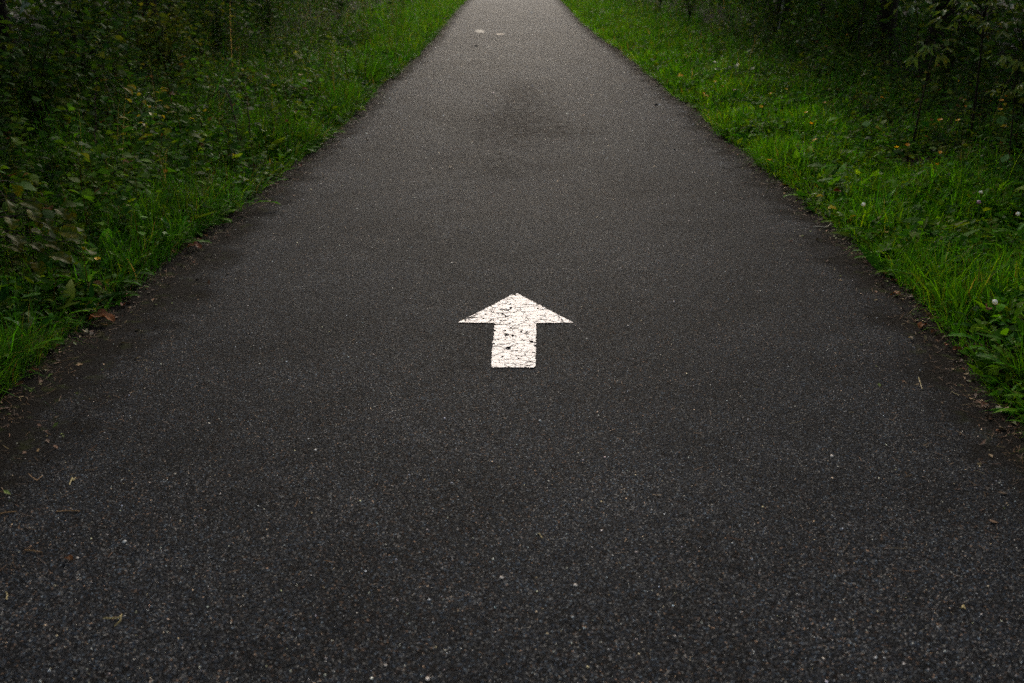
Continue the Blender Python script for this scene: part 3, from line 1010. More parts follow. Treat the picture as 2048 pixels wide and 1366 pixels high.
for (px, py) in [(1615, 400), (1660, 420), (1730, 455), (1770, 480), (1800, 450), (1780, 400), (1560, 318), (1500, 275), (1540, 300), (1850, 420), (1900, 520),
                 (1880, 600), (1930, 610), (1830, 560), (1950, 480), (1620, 345), (1590, 300), (1470, 250), (1420, 205), (1900, 380), (1990, 420), (2030, 560),
                 (1640, 380), (1655, 395), (1680, 400), (1690, 430), (1715, 440), (1740, 440), (1745, 410), (1720, 380), (1700, 360), (1760, 430), (1790, 430), (1815, 470), (1600, 350), (1575, 340), (1640, 360), (1830, 500), (1740, 380), (1665, 365), (1545, 325), (1515, 300)]:
    k = random.random() < 0.3
    rosette('dock_plant' if k else 'dandelion_plant', 'small leafy dock half hidden in the bright right grass' if k else 'small dandelion rosette half hidden in the bright right grass',
            'dock' if k else 'dandelion', px, py, kd if k else dd, random.randint(6, 9), random.uniform(0.75, 1.1), RG + (' (docks)' if k else ' (dandelions)'))
# left verge
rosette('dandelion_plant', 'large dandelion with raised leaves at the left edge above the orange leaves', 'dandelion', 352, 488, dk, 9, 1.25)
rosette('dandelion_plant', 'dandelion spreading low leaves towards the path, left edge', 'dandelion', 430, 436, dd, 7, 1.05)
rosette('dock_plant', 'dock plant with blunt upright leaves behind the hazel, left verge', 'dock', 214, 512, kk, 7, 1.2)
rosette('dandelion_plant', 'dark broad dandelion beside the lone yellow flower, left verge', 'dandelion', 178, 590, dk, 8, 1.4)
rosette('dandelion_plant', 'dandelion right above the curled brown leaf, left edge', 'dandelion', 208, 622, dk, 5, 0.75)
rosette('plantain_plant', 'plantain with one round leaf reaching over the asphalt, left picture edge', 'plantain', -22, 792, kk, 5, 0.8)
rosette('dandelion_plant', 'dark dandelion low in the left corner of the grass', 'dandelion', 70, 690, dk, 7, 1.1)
LG = 'dandelions in the left grass'
for (px, py) in [(300, 500), (262, 545), (480, 415), (520, 380), (380, 430), (600, 300), (560, 320), (650, 270), (690, 225), (720, 195), (110, 650), (40, 720), (440, 400), (780, 145)]:
    rosette('dandelion_plant', 'small dandelion rosette half hidden in the dark left grass', 'dandelion', px, py, random.choice((dk, dd)), random.randint(6, 9), random.uniform(0.9, 1.25), LG)

# grass tufts that lean out over the asphalt
def tuft(label, px, py, n, h, lean, side):
    p = at(px, py, 0.0)
    z0 = gz(p[0], p[1])
    e = empty('grass_tuft', (p[0], p[1], z0))
    tag(e, label, 'grass tuft')
    a = lean + rng.normal(0, 0.75, n)
    D = np.stack([np.cos(a), np.sin(a), np.zeros(n)], 1)
    P = np.stack([rng.normal(0, 0.015, n), rng.normal(0, 0.02, n), np.full(n, -0.005)], 1)
    V, F = strips(P, D, rng.uniform(0.6, 1.15, n) * h, rng.uniform(0.0035, 0.006, n), rng.uniform(0.6, 2.1, n), a + PI / 2, rows=7)
    m = quad_mesh('blades', V, F, M_GRASS, rep(pal(n, G_L if side < 0 else G_R, 0.2, P_L if side < 0 else P_R), 14))
    o = mesh_obj('blades', m, e)
    o['kind'] = 'stuff'


tuft('tuft of long arching grass leaning over the asphalt beside the lone yellow flower', 232, 588, 46, 0.27, 0.1, -1)
tuft('tuft of long grass with blades trailing onto the asphalt, right edge near the corner', 1960, 640, 34, 0.26, PI, 1)
tuft('tuft of grass hanging over the litter strip at the right picture edge', 2040, 770, 34, 0.22, PI, 1)
tuft('tuft of dark grass at the left edge above the plantain', 20, 735, 40, 0.25, 0.2, -1)
tuft('tuft of arching grass on the left edge beside the low dandelion', 500, 380, 40, 0.24, 0.2, -1)
tuft('tuft of bright grass on the left edge halfway to the far end', 660, 250, 40, 0.22, 0.2, -1)

# ------------------------------------------------------------------ shrubs and saplings
def sapling(name, label, cat, root, spots, meshes, size, stem_mat, stem_r, up=1.0, flat=0.35, droop=0.0):
    """stem from the root, a twig to each leaf spot, one leaf at each spot"""
    e = empty(name, tuple(root))
    tag(e, label, cat)
    spots = [np.asarray(q) - np.asarray(root) for q in spots]
    top = max(q[2] for q in spots) * up
    cx = np.mean([q[:2] for q in spots], axis=0)
    n = 8
    t = np.linspace(0, 1, n)
    stem = np.stack([cx[0] * t ** 1.3 * 0.7, cx[1] * t ** 1.3 * 0.7, top * t], 1) + rng.normal(0, 0.006, (n, 3)) * t[:, None]
    V, F = tube(stem, stem_r * (1 - 0.7 * t), 6)
    mesh_obj('stem', quad_mesh('stem', V, F, stem_mat), e)
    for q in spots:
        i = int(np.clip(np.searchsorted(stem[:, 2], q[2] - 0.12 * top), 1, n - 1))
        b0 = stem[i]
        k = np.linspace(0, 1, 5)[:, None]
        tw = b0 * (1 - k) + q * k + np.array([0, 0, 0.05]) * np.sin(k * PI)
        V, F = tube(tw, stem_r * 0.35 * (1 - 0.6 * k[:, 0]), 4)
        mesh_obj('twig', quad_mesh('twig', V, F, stem_mat), e)
        d = q - b0
        az = math.atan2(d[1], d[0]) + random.uniform(-0.6, 0.6)
        mesh_obj('leaf', random.choice(meshes), e, loc=tuple(q), rot=(random.gauss(0, flat), droop + random.gauss(0, flat * 0.8), az), scale=size * random.uniform(0.75, 1.2))
    return e


HAZ = [leaf_blade('leaf', 0.095, 0.078, hazel_w, 23, a0, a1, 0.22, ML_HAZEL, 0.10, 90 + i, 0.022) for i, (a0, a1) in enumerate([(10, -40), (0, -65), (20, -20), (-5, -50)])]
hz = [(45, 405), (18, 436), (-10, 455), (22, 470), (120, 462), (132, 482), (92, 488), (60, 488), (100, 512), (142, 518), (168, 500), (30, 520), (12, 398), (112, 418),
      (132, 430), (62, 462), (-20, 500), (-30, 420), (80, 440), (150, 455), (40, 545), (10, 490), (75, 525), (-35, 540), (-15, 380), (30, 370), (60, 420)]
hz3 = [at_y(px, py, random.uniform(4.25, 4.95)) for px, py in hz]
sapling('hazel_shrub', 'hazel shrub with pleated yellow-edged leaves hanging at the left picture edge', 'shrub', (-2.75, 4.8, 0.02), hz3, HAZ, 1.0, M_BARK, 0.010, droop=0.25)

LAN = lambda m, L, W: [leaf_blade('leaf', L, W, lance_w, 9, a0, a1, 0.3, m, 0.08, 110 + i) for i, (a0, a1) in enumerate([(20, -30), (40, -10), (5, -50)])]
ysp = [(262, 205), (275, 192), (290, 200), (305, 188), (320, 186), (268, 222), (282, 230), (300, 225), (318, 232), (334, 226), (258, 240), (290, 248), (306, 250), (322, 178), (272, 180), (296, 212), (312, 205), (285, 258), (265, 190), (328, 212)]
y3 = [at_y(px, py, random.uniform(7.3, 7.8)) for px, py in ysp]
rt = at_y(288, 300, 7.6)
sapling('yellow_sapling', 'small plant with yellow leaves above the white daisy, left verge', 'sapling', (rt[0], 7.6, 0.08), y3, LAN(ML_YEL, 0.085, 0.030), 1.0, M_STEM, 0.004)

psp = [(1448, 123), (1462, 140), (1440, 140), (1475, 128), (1490, 122), (1420, 138), (1500, 140), (1520, 135), (1430, 128), (1510, 150), (1478, 145), (1455, 108), (1492, 104), (1512, 78), (1506, 84), (1356, 60), (1400, 55)]
p3 = [at_y(px, py, random.uniform(12.2, 12.9)) for px, py in psp[:13]]
rt = at_y(1470, 170, 12.5)
sapling('pale_leaved_sapling', 'low plant with pale shiny leaves where the right grass meets the wood', 'sapling', (rt[0], 12.5, 0.05), p3, LAN(ML_PALE, 0.12, 0.055), 1.0, M_STEM, 0.005)


def maple_leaf(seed):
    r = np.random.default_rng(seed)
    lobes = [(-128, 0.42), (-62, 0.82), (0, 1.0), (62, 0.82), (128, 0.42)]
    pts = [(180, 0.10)]
    for i, (a, L) in enumerate(lobes):
        pts += [(a - 17, L * 0.62), (a - 12, L * 0.80), (a - 7, L * 0.76), (a, L), (a + 7, L * 0.76), (a + 12, L * 0.80), (a + 17, L * 0.62)]
        if i < 4:
            pts.append(((a + lobes[i + 1][0]) / 2, 0.36))
    V = [(0.0, 0.0, 0.0)]
    cur = r.uniform(0.25, 0.9)
    for a, L in pts:
        L = L * 0.088 * r.uniform(0.93, 1.07)
        th = math.radians(a)
        x, y = L * math.cos(th), L * math.sin(th)
        V.append((x, y, -cur * (x * x + y * y) / 0.088 + 0.012 * math.cos(3 * th)))
    n = len(V) - 1
    Fm = [(0, 1 + i, 1 + (i + 1) % n) for i in range(n)]
    m = bpy.data.meshes.new('leaf')
    m.from_pydata([(x + 0.02, y, z) for x, y, z in V], [], Fm)
    m.update()
    m.materials.append(ML_MAPLE)
    a = m.attributes.new('rib', 'FLOAT', 'POINT')
    a.data.foreach_set('value', np.array([0.8] + [0.0] * n, dtype=np.float32))
    return m


MAP = [maple_leaf(130 + i) for i in range(5)]
m1 = [(1893, 22), (1935, 5), (1985, 5), (2030, 8), (1885, 37), (1915, 45), (1950, 30), (1962, 38), (1975, 43), (2000, 48), (2035, 40), (1905, 58), (1985, 20), (2000, 62),
      (1945, 14), (2020, 24), (1925, 30), (1970, 55), (1880, 6), (1915, -8), (2045, 62)]
sapling('maple_sapling', 'maple sapling with pale horizontal leaves in the dark upper right corner', 'sapling', (3.75, 8.2, 0.1),
        [at_y(px, py, random.uniform(7.5, 8.3)) for px, py in m1], MAP, 1.1, M_BARK, 0.012, flat=0.28)
m2 = [(1890, 80), (1870, 88), (1912, 84), (1830, 112), (1850, 100), (1935, 95), (1856, 92), (1900, 98), (1842, 84), (1880, 108)]
sapling('maple_sapling', 'small maple sapling lower down in front of the larger one, upper right', 'sapling', (3.25, 8.1, 0.08),
        [at_y(px, py, random.uniform(7.6, 8.1)) for px, py in m2], MAP, 0.95, M_BARK, 0.008, flat=0.3)
m3 = [(2000, 176), (2040, 168), (1982, 182), (2022, 180), (2050, 182), (2012, 170), (1985, 112), (2012, 110), (2040, 120)]
sapling('maple_sapling', 'maple seedling at the right picture edge below the larger sapling', 'sapling', (3.45, 6.9, 0.08),
        [at_y(px, py, random.uniform(6.5, 6.9)) for px, py in m3], MAP, 0.85, M_BARK, 0.007, flat=0.3)
m4 = [(1810, 5), (1838, 3), (1800, 14), (1825, 12), (1785, 2), (1850, 16)]
sapling('maple_sapling', 'maple seedling showing two leaves at the top edge beside the corner sapling', 'sapling', (4.2, 10.5, 0.1),
        [at_y(px, py, random.uniform(10.0, 10.6)) for px, py in m4], MAP, 1.0, M_BARK, 0.008, flat=0.3)

# leafy bushes of the wood's edge, each with its stems and foliage
BUSHES = [  # x, y, height, spread, label
    (-3.55, 6.1, 1.15, 0.55, 'dense dark bush at the left picture edge behind the hazel'),
    (-3.7, 7.9, 1.3, 0.6, 'dense bush in the upper left corner'),
    (-4.0, 9.6, 1.35, 0.7, 'broad bush at the top left, right of the corner bush'),
    (-3.9, 11.6, 1.25, 0.6, 'yellowish green bush at the top left, between two darker bushes'),
    (-4.0, 14.0, 1.4, 0.7, 'dark bush on the left where the wood comes nearer the grass'),
    (-4.1, 17.5, 1.4, 0.8, 'tall bush on the left, fifth along the wood edge'),
    (-3.6, 22.0, 1.5, 0.8, 'far dark bush left of the path near the top of the picture'),
    (4.6, 7.0, 1.3, 0.6, 'dark bush at the right picture edge behind the maple seedling'),
    (4.7, 9.3, 1.4, 0.7, 'black shaded bush behind the maple sapling'),
    (4.9, 11.5, 1.4, 0.7, 'dark bush left of the maple sapling at the top edge'),
    (4.6, 14.2, 1.3, 0.7, 'dark bush behind the pale leaved plant, right side'),
    (4.4, 17.5, 1.4, 0.8, 'dark bush at the foot of the pale thin trunk, right side'),
    (3.9, 23.0, 1.5, 0.9, 'far dark bush right of the path near the top of the picture'),
    (4.1, 29.0, 1.6, 1.0, 'farthest dark bush on the right of the path'),
]
for (bx_, by_, bh, br, lab) in BUSHES:
    e = empty('bush', (bx_, by_, 0.06))
    tag(e, lab, 'bush', 'bushes along the edge of the wood')
    yel = 'yellowish' in lab
    n = 300
    P = np.zeros((0, 3))
    tips = rng.normal(0, 1, (11, 3)) * np.array([br * 0.6, br * 0.6, 0]) + np.array([0, 0, 1]) * rng.uniform(0.55, 1.0, (11, 1)) * bh
    pieces = []
    for q in tips:
        k = np.linspace(0, 1, 7)[:, None]
        pt = k * q * np.array([1, 1, 0]) * k + np.array([0, 0, 1]) * q[2] * k ** 0.8
        pieces.append(tube(pt, 0.008 * (1 - 0.8 * k[:, 0]), 5))
        P = np.concatenate([P, pt[2 + rng.integers(0, 5, 75)] + rng.normal(0, 0.10, (75, 3)) * (1 + br)])
    off = 0
    VV, FF = [], []
    for v_, f_ in pieces:
        VV.append(v_)
        FF.append(f_ + off)
        off += len(v_)
    mesh_obj('stems', quad_mesh('stems', np.concatenate(VV), np.concatenate(FF), M_BARK), e)
    P[:, 2] = np.abs(P[:, 2])
    m = len(P)
    a = rng.uniform(0, 2 * PI, m)
    D = np.stack([np.cos(a), np.sin(a), rng.uniform(-0.4, 0.3, m)], 1)
    L = rng.uniform(0.05, 0.10, m)
    V, F = leaves(P, D, unit(np.stack([rng.normal(0, 0.35, m), rng.normal(0, 0.35, m), np.ones(m)], 1)), L, L * 0.68, rng.uniform(0, 0.9, m), rng.uniform(0, 0.35, m), OV)
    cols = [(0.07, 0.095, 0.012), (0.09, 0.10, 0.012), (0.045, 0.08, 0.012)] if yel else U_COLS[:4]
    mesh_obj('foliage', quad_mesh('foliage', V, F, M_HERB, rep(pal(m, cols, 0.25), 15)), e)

# thin young trunks on the right
small_crown = crown_mesh('crown', 61, 0.9, 2.0, 1500, 0.09)
for (px, yy, rad, mat, lab) in [(1561, 19.0, 0.022, M_PALEBARK, 'pale thin young trunk at the top edge, right of the path'),
                                (1642, 15.5, 0.040, M_BARK, 'dark young trunk at the top edge right of the pale thin one'),
                                (1722, 13.5, 0.016, M_BARK, 'thin dark young stem left of the maple sapling, top edge')]:
    p = at_y(px, 20, yy)
    e = empty('young_tree', (p[0], yy, 0.04))
    tag(e, lab, 'tree')
    t = np.linspace(0, 1, 10)
    pt = np.stack([0.06 * np.sin(t * 3), 0.04 * np.cos(t * 4), 3.6 * t - 0.05], 1)
    V, F = tube(pt, rad * (1 - 0.6 * t), 8)
    mesh_obj('trunk', quad_mesh('trunk', V, F, mat), e)
    mesh_obj('crown', small_crown, e, loc=(0, 0, 3.5))

# ------------------------------------------------------------------ dead stalks
def stalk(label, pts_px, y, r, seeds=0, name='dead_stalk'):
    pts = np.array([at_y(px, py, y + 0.05 * i) for i, (px, py) in enumerate(pts_px)])
    pts[0, 2] = gz(pts[0, 0], pts[0, 1]) - 0.01
    root = pts[0].copy()
    k = np.linspace(0, len(pts) - 1, 4 * len(pts))
    sm = np.stack([np.interp(k, np.arange(len(pts)), pts[:, j]) for j in range(3)], 1) - root
    e = empty(name, tuple(root))
    tag(e, label, 'dead stalk')
    V, F = tube(sm, r * (1 - 0.5 * k / k[-1]), 6)
    mesh_obj('stem', quad_mesh('stem', V, F, M_DEADSTEM), e)
    if seeds:
        t = rng.uniform(0.35, 1.0, seeds)
        idx = (t * (len(sm) - 1)).astype(int)
        a = rng.uniform(0, 2 * PI, seeds)
        D = np.stack([np.cos(a), np.sin(a), rng.uniform(0.3, 1.4, seeds)], 1)
        L = rng.uniform(0.012, 0.03, seeds)
        V, F = leaves(sm[idx], D, np.tile(np.array([[0, 0.3, 1.0]]), (seeds, 1)), L, L * 0.6, rng.uniform(0, 1, seeds), rng.uniform(0.2, 0.8, seeds), OV)
        mesh_obj('seed_head', quad_mesh('seed_head', V, F, M_LITTER, rep(pal(seeds, [(0.035, 0.018, 0.01), (0.05, 0.025, 0.014)], 0.2), 15)), e)


stalk('dark bent dead stalk with its top broken over, left verge', [(480, 292), (470, 240), (458, 190), (446, 172), (430, 188), (408, 205)], 7.8, 0.006)
stalk('straight dark dead stalk just right of the bent one, left verge', [(500, 285), (498, 240), (494, 200), (490, 172)], 8.0, 0.005, 20)
stalk('slanting dead stalk crossing the bent one, left verge', [(486, 290), (476, 250), (462, 212), (452, 180)], 7.7, 0.004)
stalk('brown seeded dock stalk near the left edge, halfway up', [(696, 190), (694, 160), (692, 130), (690, 100)], 11.6, 0.006, 120)
stalk('short brown seeded dock stalk right of the taller one, left edge', [(732, 170), (731, 150), (730, 130), (732, 118)], 12.4, 0.006, 80)
stalk('thin brown stalk with seeds in the left undergrowth', [(190, 300), (192, 250), (190, 200), (195, 150)], 7.4, 0.004, 60)
stalk('slender leaning brown stalk above the hazel, left verge', [(230, 345), (205, 310), (190, 285), (188, 250)], 6.4, 0.004, 10)

# ------------------------------------------------------------------ flowers
def disc_flower(name, petals, r, mat, cup=0.35):
    V, F = [], []
    for k in range(petals):
        a = 2 * PI * k / petals
        w_ = PI / petals * 0.9
        b = len(V)
        for (rr, da, zz) in ((0.12, 0, 0), (0.7, -w_, 0.6), (1.0, -w_ * 0.5, 1.0), (1.0, w_ * 0.5, 1.0), (0.7, w_, 0.6)):
            V.append((r * rr * math.cos(a + da), r * rr * math.sin(a + da), r * cup * zz))
        F.append(tuple(range(b, b + 5)))
    m = bpy.data.meshes.new(name)
    m.from_pydata(V, [], F)
    m.update()
    m.materials.append(mat)
    return m


def ball(name, r, mat, squash=1.0, n=7):
    V, F = [], []
    t = np.linspace(0.02, PI - 0.02, n)
    p = np.linspace(0, 2 * PI, 10)
    T, Pp = np.meshgrid(t, p, indexing='ij')
    bump = 1 + 0.12 * np.sin(5 * Pp + 3 * T)
    X_ = np.stack([r * bump * np.sin(T) * np.cos(Pp), r * bump * np.sin(T) * np.sin(Pp), r * squash * np.cos(T)], -1)
    return quad_mesh(name, X_, grid_faces(1, n, 10), mat)


HEAD_Y = disc_flower('flower_head', 9, 0.014, M_PETAL, 0.3)
HEAD_W = disc_flower('petals', 13, 0.019, M_WHITE, 0.05)
EYE = ball('centre', 0.006, M_PETAL, 0.6)
CLOV = ball('flower_head', 0.012, M_WHITE, 0.9)
CLOVP = ball('flower_head', 0.012, M_PINK, 0.95)


def flower(name, label, cat, px, py, y, head, size=1.0, group=None, centre=None):
    p = at_y(px, py, y)
    g = gz(p[0], p[1])
    h = max(0.03, p[2] - g)
    e = empty(name, (p[0], p[1], g))
    tag(e, label, cat, group)
    k = np.linspace(0, 1, 6)
    bend = random.uniform(-0.04, 0.04) * h * 3
    pt = np.stack([bend * np.sin(k * PI), 0.5 * bend * k * (1 - k), h * k], 1)
    V, F = tube(pt, np.full(6, 0.0014), 4)
    mesh_obj('stem', quad_mesh('stem', V, F, M_STEM), e)
    hd = mesh_obj('flower_head' if centre is None else 'petals', head, e, loc=(0, 0, h), rot=(random.uniform(-0.1, 0.7), random.uniform(-0.4, 0.4), random.uniform(0, 6)), scale=size)
    if centre is not None:
        mesh_obj('centre', centre, hd, loc=(0, 0, 0.002))


def yd(px, py, h):
    """distance at which the sight line is h above the ground"""
    return float(at(px, py, h)[1])


YR = [(1407, 187), (1430, 163), (1445, 172), (1649, 205), (1622, 247), (1612, 225), (1630, 280), (1793, 295), (1815, 290), (1880, 305), (1873, 328), (1542, 187), (1539, 320),
      (1765, 195), (1522, 213), (1572, 178)]
for i, (px, py) in enumerate(YR):
    flower('yellow_flower', 'small yellow flower on a thin stem in the bright right grass', 'flower', px, py, yd(px, py, 0.23), HEAD_Y, random.uniform(1.0, 1.35), 'yellow flowers in the right grass')
for (px, py, lab) in [(1915, 154, 'upper of two yellow flowers close together in the dark right undergrowth'), (1917, 163, 'lower of two yellow flowers close together in the dark right undergrowth'),
                      (1928, 190, 'lone yellow flower below the close pair, dark right undergrowth'), (2011, 192, 'yellow flower near the right picture edge below the maple seedling'),
                      (2003, 201, 'yellow flower just below another near the right picture edge'), (2000, 219, 'lowest of three yellow flowers near the right picture edge'),
                      (1916, 241, 'yellow flower above the row of dock leaves, right side'), (1880, 240, 'dull orange flower left of the dock leaves, right side')]:
    flower('yellow_flower', lab, 'flower', px, py, yd(px, py, 0.4), HEAD_Y, random.uniform(1.0, 1.3))
for (px, py, lab) in [(273, 120, 'larger yellow flower high in the dark left undergrowth'), (322, 126, 'small yellow flower right of the larger one, left undergrowth'),
                      (303, 153, 'tiny yellow flower above the yellow leaved plant'), (381, 169, 'orange yellow flower between the yellow plant and the dead stalks'),
                      (195, 518, 'lone yellow flower in the near left grass beside the hazel')]:
    flower('yellow_flower', lab, 'flower', px, py, yd(px, py, 0.34 if py < 300 else 0.2), HEAD_Y, 1.05)
flower('daisy', 'white daisy with a yellow centre below the yellow plant, left verge', 'daisy', 265, 259, yd(265, 259, 0.2), HEAD_W, 1.1, None, EYE)
for (px, py, lab, hd) in [(1727, 409, 'white clover head in the grass beside the yellowing dandelion', CLOV), (1962, 385, 'white clover head in the right grass below the dock leaves', CLOV),
                          (2036, 428, 'white clover head at the right picture edge', CLOV), (1990, 604, 'greenish white clover head above the red fallen leaf', CLOV),
                          (1958, 404, 'pinkish clover head just below a white one, right grass', CLOVP), (574, 156, 'pale purple flower head in the left grass', CLOVP)]:
    flower('clover', lab, 'clover', px, py, yd(px, py, 0.18), hd, 1.0)

# ------------------------------------------------------------------ fallen leaves, pebbles, twigs one can pick out
FL = {m.name: [leaf_blade('fallen_leaf', L, W, hazel_w, 9, a0, a1, f, m, 0.25, 160 + i) for i, (L, W, a0, a1, f) in enumerate(
    [(0.06, 0.045, 25, -35, 0.5), (0.055, 0.034, 10, -20, 0.9), (0.075, 0.05, 40, -60, 0.4), (0.05, 0.028, -5, 25, 0.3)])] for m in (MD_BROWN, MD_RED, MD_YEL, MD_PALE)}


def fallen(label, px, py, mat, size=1.0, h=0.004, v=None, az=None, rx=None):
    p = at(px, py, h)
    g = gz(p[0], p[1]) + 0.004
    z = max(g, h)
    o = mesh_obj('fallen_leaf', FL[mat.name][random.randrange(4) if v is None else v], None, (p[0], p[1], z),
                 (random.uniform(-0.2, 0.2) if rx is None else rx, random.uniform(-0.1, 0.1), random.uniform(0, 6.28) if az is None else az), size)
    tag(o, label, 'leaf')


fallen('large curled brown leaf on the asphalt at the left edge below the dandelion', 178, 640, MD_BROWN, 1.6, 0.008, 2, 0.1, 0.0)
fallen('small pale torn leaf on the asphalt just below the curled brown leaf', 168, 662, MD_PALE, 0.6)
fallen('dark red leaf on the litter in the left corner below the curled leaf', 72, 688, MD_RED, 1.0)
fallen('orange red leaf on the litter below the raised dandelion, left edge', 376, 494, MD_RED, 1.1)
fallen('dull orange leaf touching the orange red one, left edge', 352, 500, MD_BROWN, 0.9)
fallen('yellow green leaf lying under the orange leaves, left edge', 318, 520, MD_YEL, 0.6)
fallen('red leaf stuck upright in the grass near the right edge', 1972, 620, MD_RED, 0.9, 0.16, 1, 1.0, 0.7)
fallen('orange leaf caught on the grass tips above the yellowing dandelion', 1680, 384, MD_RED, 0.9, 0.17, 1, 2.0, 0.6)
fallen('small bright yellow leaf at the right edge below the orange one', 1634, 394, MD_YEL, 0.8, 0.07, 1)
fallen('yellow brown leaf beside the pale twig at the right edge', 1656, 417, MD_YEL, 0.9, 0.09, 0)
fallen('orange leaf standing in the grass right of the white clover', 1770, 466, MD_YEL, 0.8, 0.15, 1, 1.2, 0.7)
fallen('dark red leaf in the far right grass near the yellow flowers', 1466, 181, MD_RED, 1.5, 0.19, 1, 1.2, 0.5)
fallen('bright yellow leaf in the far right grass beside the path', 1356, 152, MD_YEL, 1.2, 0.18, 0, 0.2, 0.5)
fallen('tan leaf in the far right grass below the bright yellow one', 1408, 192, MD_YEL, 0.9, 0.18, 0)
fallen('upright yellow blade in the shaded right grass', 1757, 258, MD_YEL, 1.1, 0.20, 1, 1.5, 0.9)
fallen('pale leaf on the left edge beside the bright grass tuft', 676, 258, MD_PALE, 1.1, 0.01, 3, 0.2)
fallen('smaller pale leaf lower down the left edge, near the grass tuft', 640, 288, MD_PALE, 0.8, 0.006, 3, 0.4)
fallen('pale leaf on the left edge, highest of three pale leaves', 738, 214, MD_PALE, 0.8, 0.006, 3, 0.1)
fallen('cream fragment of leaf at the far left edge', 826, 106, MD_PALE, 0.9)
fallen('light brown leaf at the right edge near the picture corner', 1998, 824, MD_PALE, 0.85, 0.006, 0, 0.8)
fallen('broken brown leaf at the right edge left of the light brown one', 1972, 806, MD_BROWN, 0.6, 0.006, 3)
fallen('small tan leaf on the asphalt by the right edge litter', 1826, 678, MD_PALE, 0.45)


def pale_patch(label, px, py, rx, ry, base, seed):
    r = np.random.default_rng(seed)
    p = at(px, py)
    th = np.linspace(0, 2 * PI, 37)[:-1]
    rad = 1 + 0.18 * np.sin(2 * th + r.uniform(0, 6)) + 0.10 * np.sin(5 * th + r.uniform(0, 6)) + r.normal(0, 0.05, 36)
    V, F = [], []
    for q in (0.0, 0.5, 1.0):
        for k in range(36):
            x, y = p[0] + rx * rad[k] * q * math.cos(th[k]), p[1] + ry * rad[k] * q * math.sin(th[k])
            V.append((x, y, float(road_z(x, y)) + 0.004))
    for q in range(2):
        for k in range(36):
            F.append((q * 36 + k, q * 36 + (k + 1) % 36, (q + 1) * 36 + (k + 1) % 36, (q + 1) * 36 + k))
    tag(mesh_obj('worn_patch', quad_mesh('worn_patch', V, F, plain_mat('worn_patch_paint', base, 0.8, 0.2, 0.3, 60))), label, 'patch')


pale_patch('pale worn patch on the far asphalt, left of a smaller bright one', 960, 62, 0.11, 0.42, (0.085, 0.078, 0.066), 1)
pale_patch('small bright patch on the far asphalt right of the larger pale one', 1000, 68, 0.075, 0.22, (0.17, 0.135, 0.10), 2)
fallen('tan leaf scrap on the asphalt left of the middle, well above the arrow', 903, 334, MD_PALE, 0.45)
fallen('brownish scrap lying on the asphalt at the lower left', 143, 1120, MD_BROWN, 0.35)
for i, (px, py) in enumerate([(1740, 520), (1755, 535), (1768, 548), (1785, 560), (1730, 505), (1850, 650), (1870, 662), (1835, 640), (1890, 690), (1862, 640), (1800, 590), (1905, 700), (1930, 740), (1560, 372), (1945, 780),
                              (1460, 292), (1440, 272), (1500, 330)]):
    fallen('brown leaf scrap in the litter strip along the right edge', px, py, random.choice((MD_BROWN, MD_RED)), random.uniform(0.35, 0.7), 0.004)
    bpy.context.scene.collection.objects[-1]['group'] = 'leaf scraps along the right edge'
for i, (px, py) in enumerate([(395, 480), (410, 470), (300, 560), (260, 590), (245, 612), (120, 690), (90, 715), (60, 745), (30, 770), (450, 445), (550, 368), (600, 330), (700, 240), (215, 650)]):
    fallen('brown leaf scrap in the litter strip along the left edge', px, py, random.choice((MD_BROWN, MD_RED, MD_BROWN)), random.uniform(0.35, 0.7), 0.004)
    bpy.context.scene.collection.objects[-1]['group'] = 'leaf scraps along the left edge'


def twig(label, pts_px, r, mat, name='fallen_twig', h=0.006):
    pts = np.array([at(px, py, h) for px, py in pts_px])
    for q in pts:
        q[2] = gz(q[0], q[1]) + r + 0.002
    root = pts[0].copy()
    k = np.linspace(0, len(pts) - 1, 3 * len(pts))
    sm = np.stack([np.interp(k, np.arange(len(pts)), pts[:, j]) for j in range(3)], 1) - root
    V, F = tube(sm, r * (1 - 0.4 * k / k[-1]), 5)
    o = mesh_obj(name, quad_mesh(name, V, F, mat), None, tuple(root))
    tag(o, label, 'twig')


M_PALETWIG = plain_mat('pale_twig', (0.36, 0.32, 0.25), 0.7)
M_NEEDLE = plain_mat('brown_needle', (0.16, 0.085, 0.03), 0.6)
M_STRAW = plain_mat('straw', (0.28, 0.22, 0.08), 0.6)
twig('pale bare twig on the asphalt beside the yellowing dandelion, right edge', [(1626, 453), (1640, 452), (1652, 454), (1664, 446)], 0.0035, M_PALETWIG)
twig('forked yellow straw on the asphalt at the lower left', [(206, 1234), (238, 1234), (243, 1226), (240, 1240), (228, 1250)], 0.0014, M_STRAW, 'straw')
twig('brown needle cluster on the asphalt at the left picture edge', [(-4, 1024), (15, 1020), (32, 1019)], 0.0022, M_NEEDLE, 'fallen_needle')
twig('brown needle lying level at the lower left, right of the picture edge one', [(112, 1019), (135, 1018), (160, 1018)], 0.0018, M_NEEDLE, 'fallen_needle')
twig('short bent straw on the asphalt at the left above the brown needles', [(138, 966), (144, 950), (146, 958), (150, 951)], 0.0016, M_STRAW, 'straw')
twig('brown needle below the level one at the lower left', [(48, 1096), (66, 1098), (84, 1101)], 0.0018, M_NEEDLE, 'fallen_needle')
twig('short upright straw at the far lower left picture edge', [(12, 1196), (14, 1186), (11, 1180)], 0.0014, M_STRAW, 'straw')
twig('short straw on the asphalt near the lower right edge', [(1924, 1210), (1928, 1204), (1932, 1212)], 0.0016, M_STRAW, 'straw')
twig('short straw on the asphalt at the right below the edge grass', [(1838, 752), (1845, 775)], 0.0016, M_STRAW, 'straw')
twig('thin straw lying on the asphalt right of the middle below the arrow', [(1078, 1062), (1085, 1072)], 0.0012, M_STRAW, 'straw')


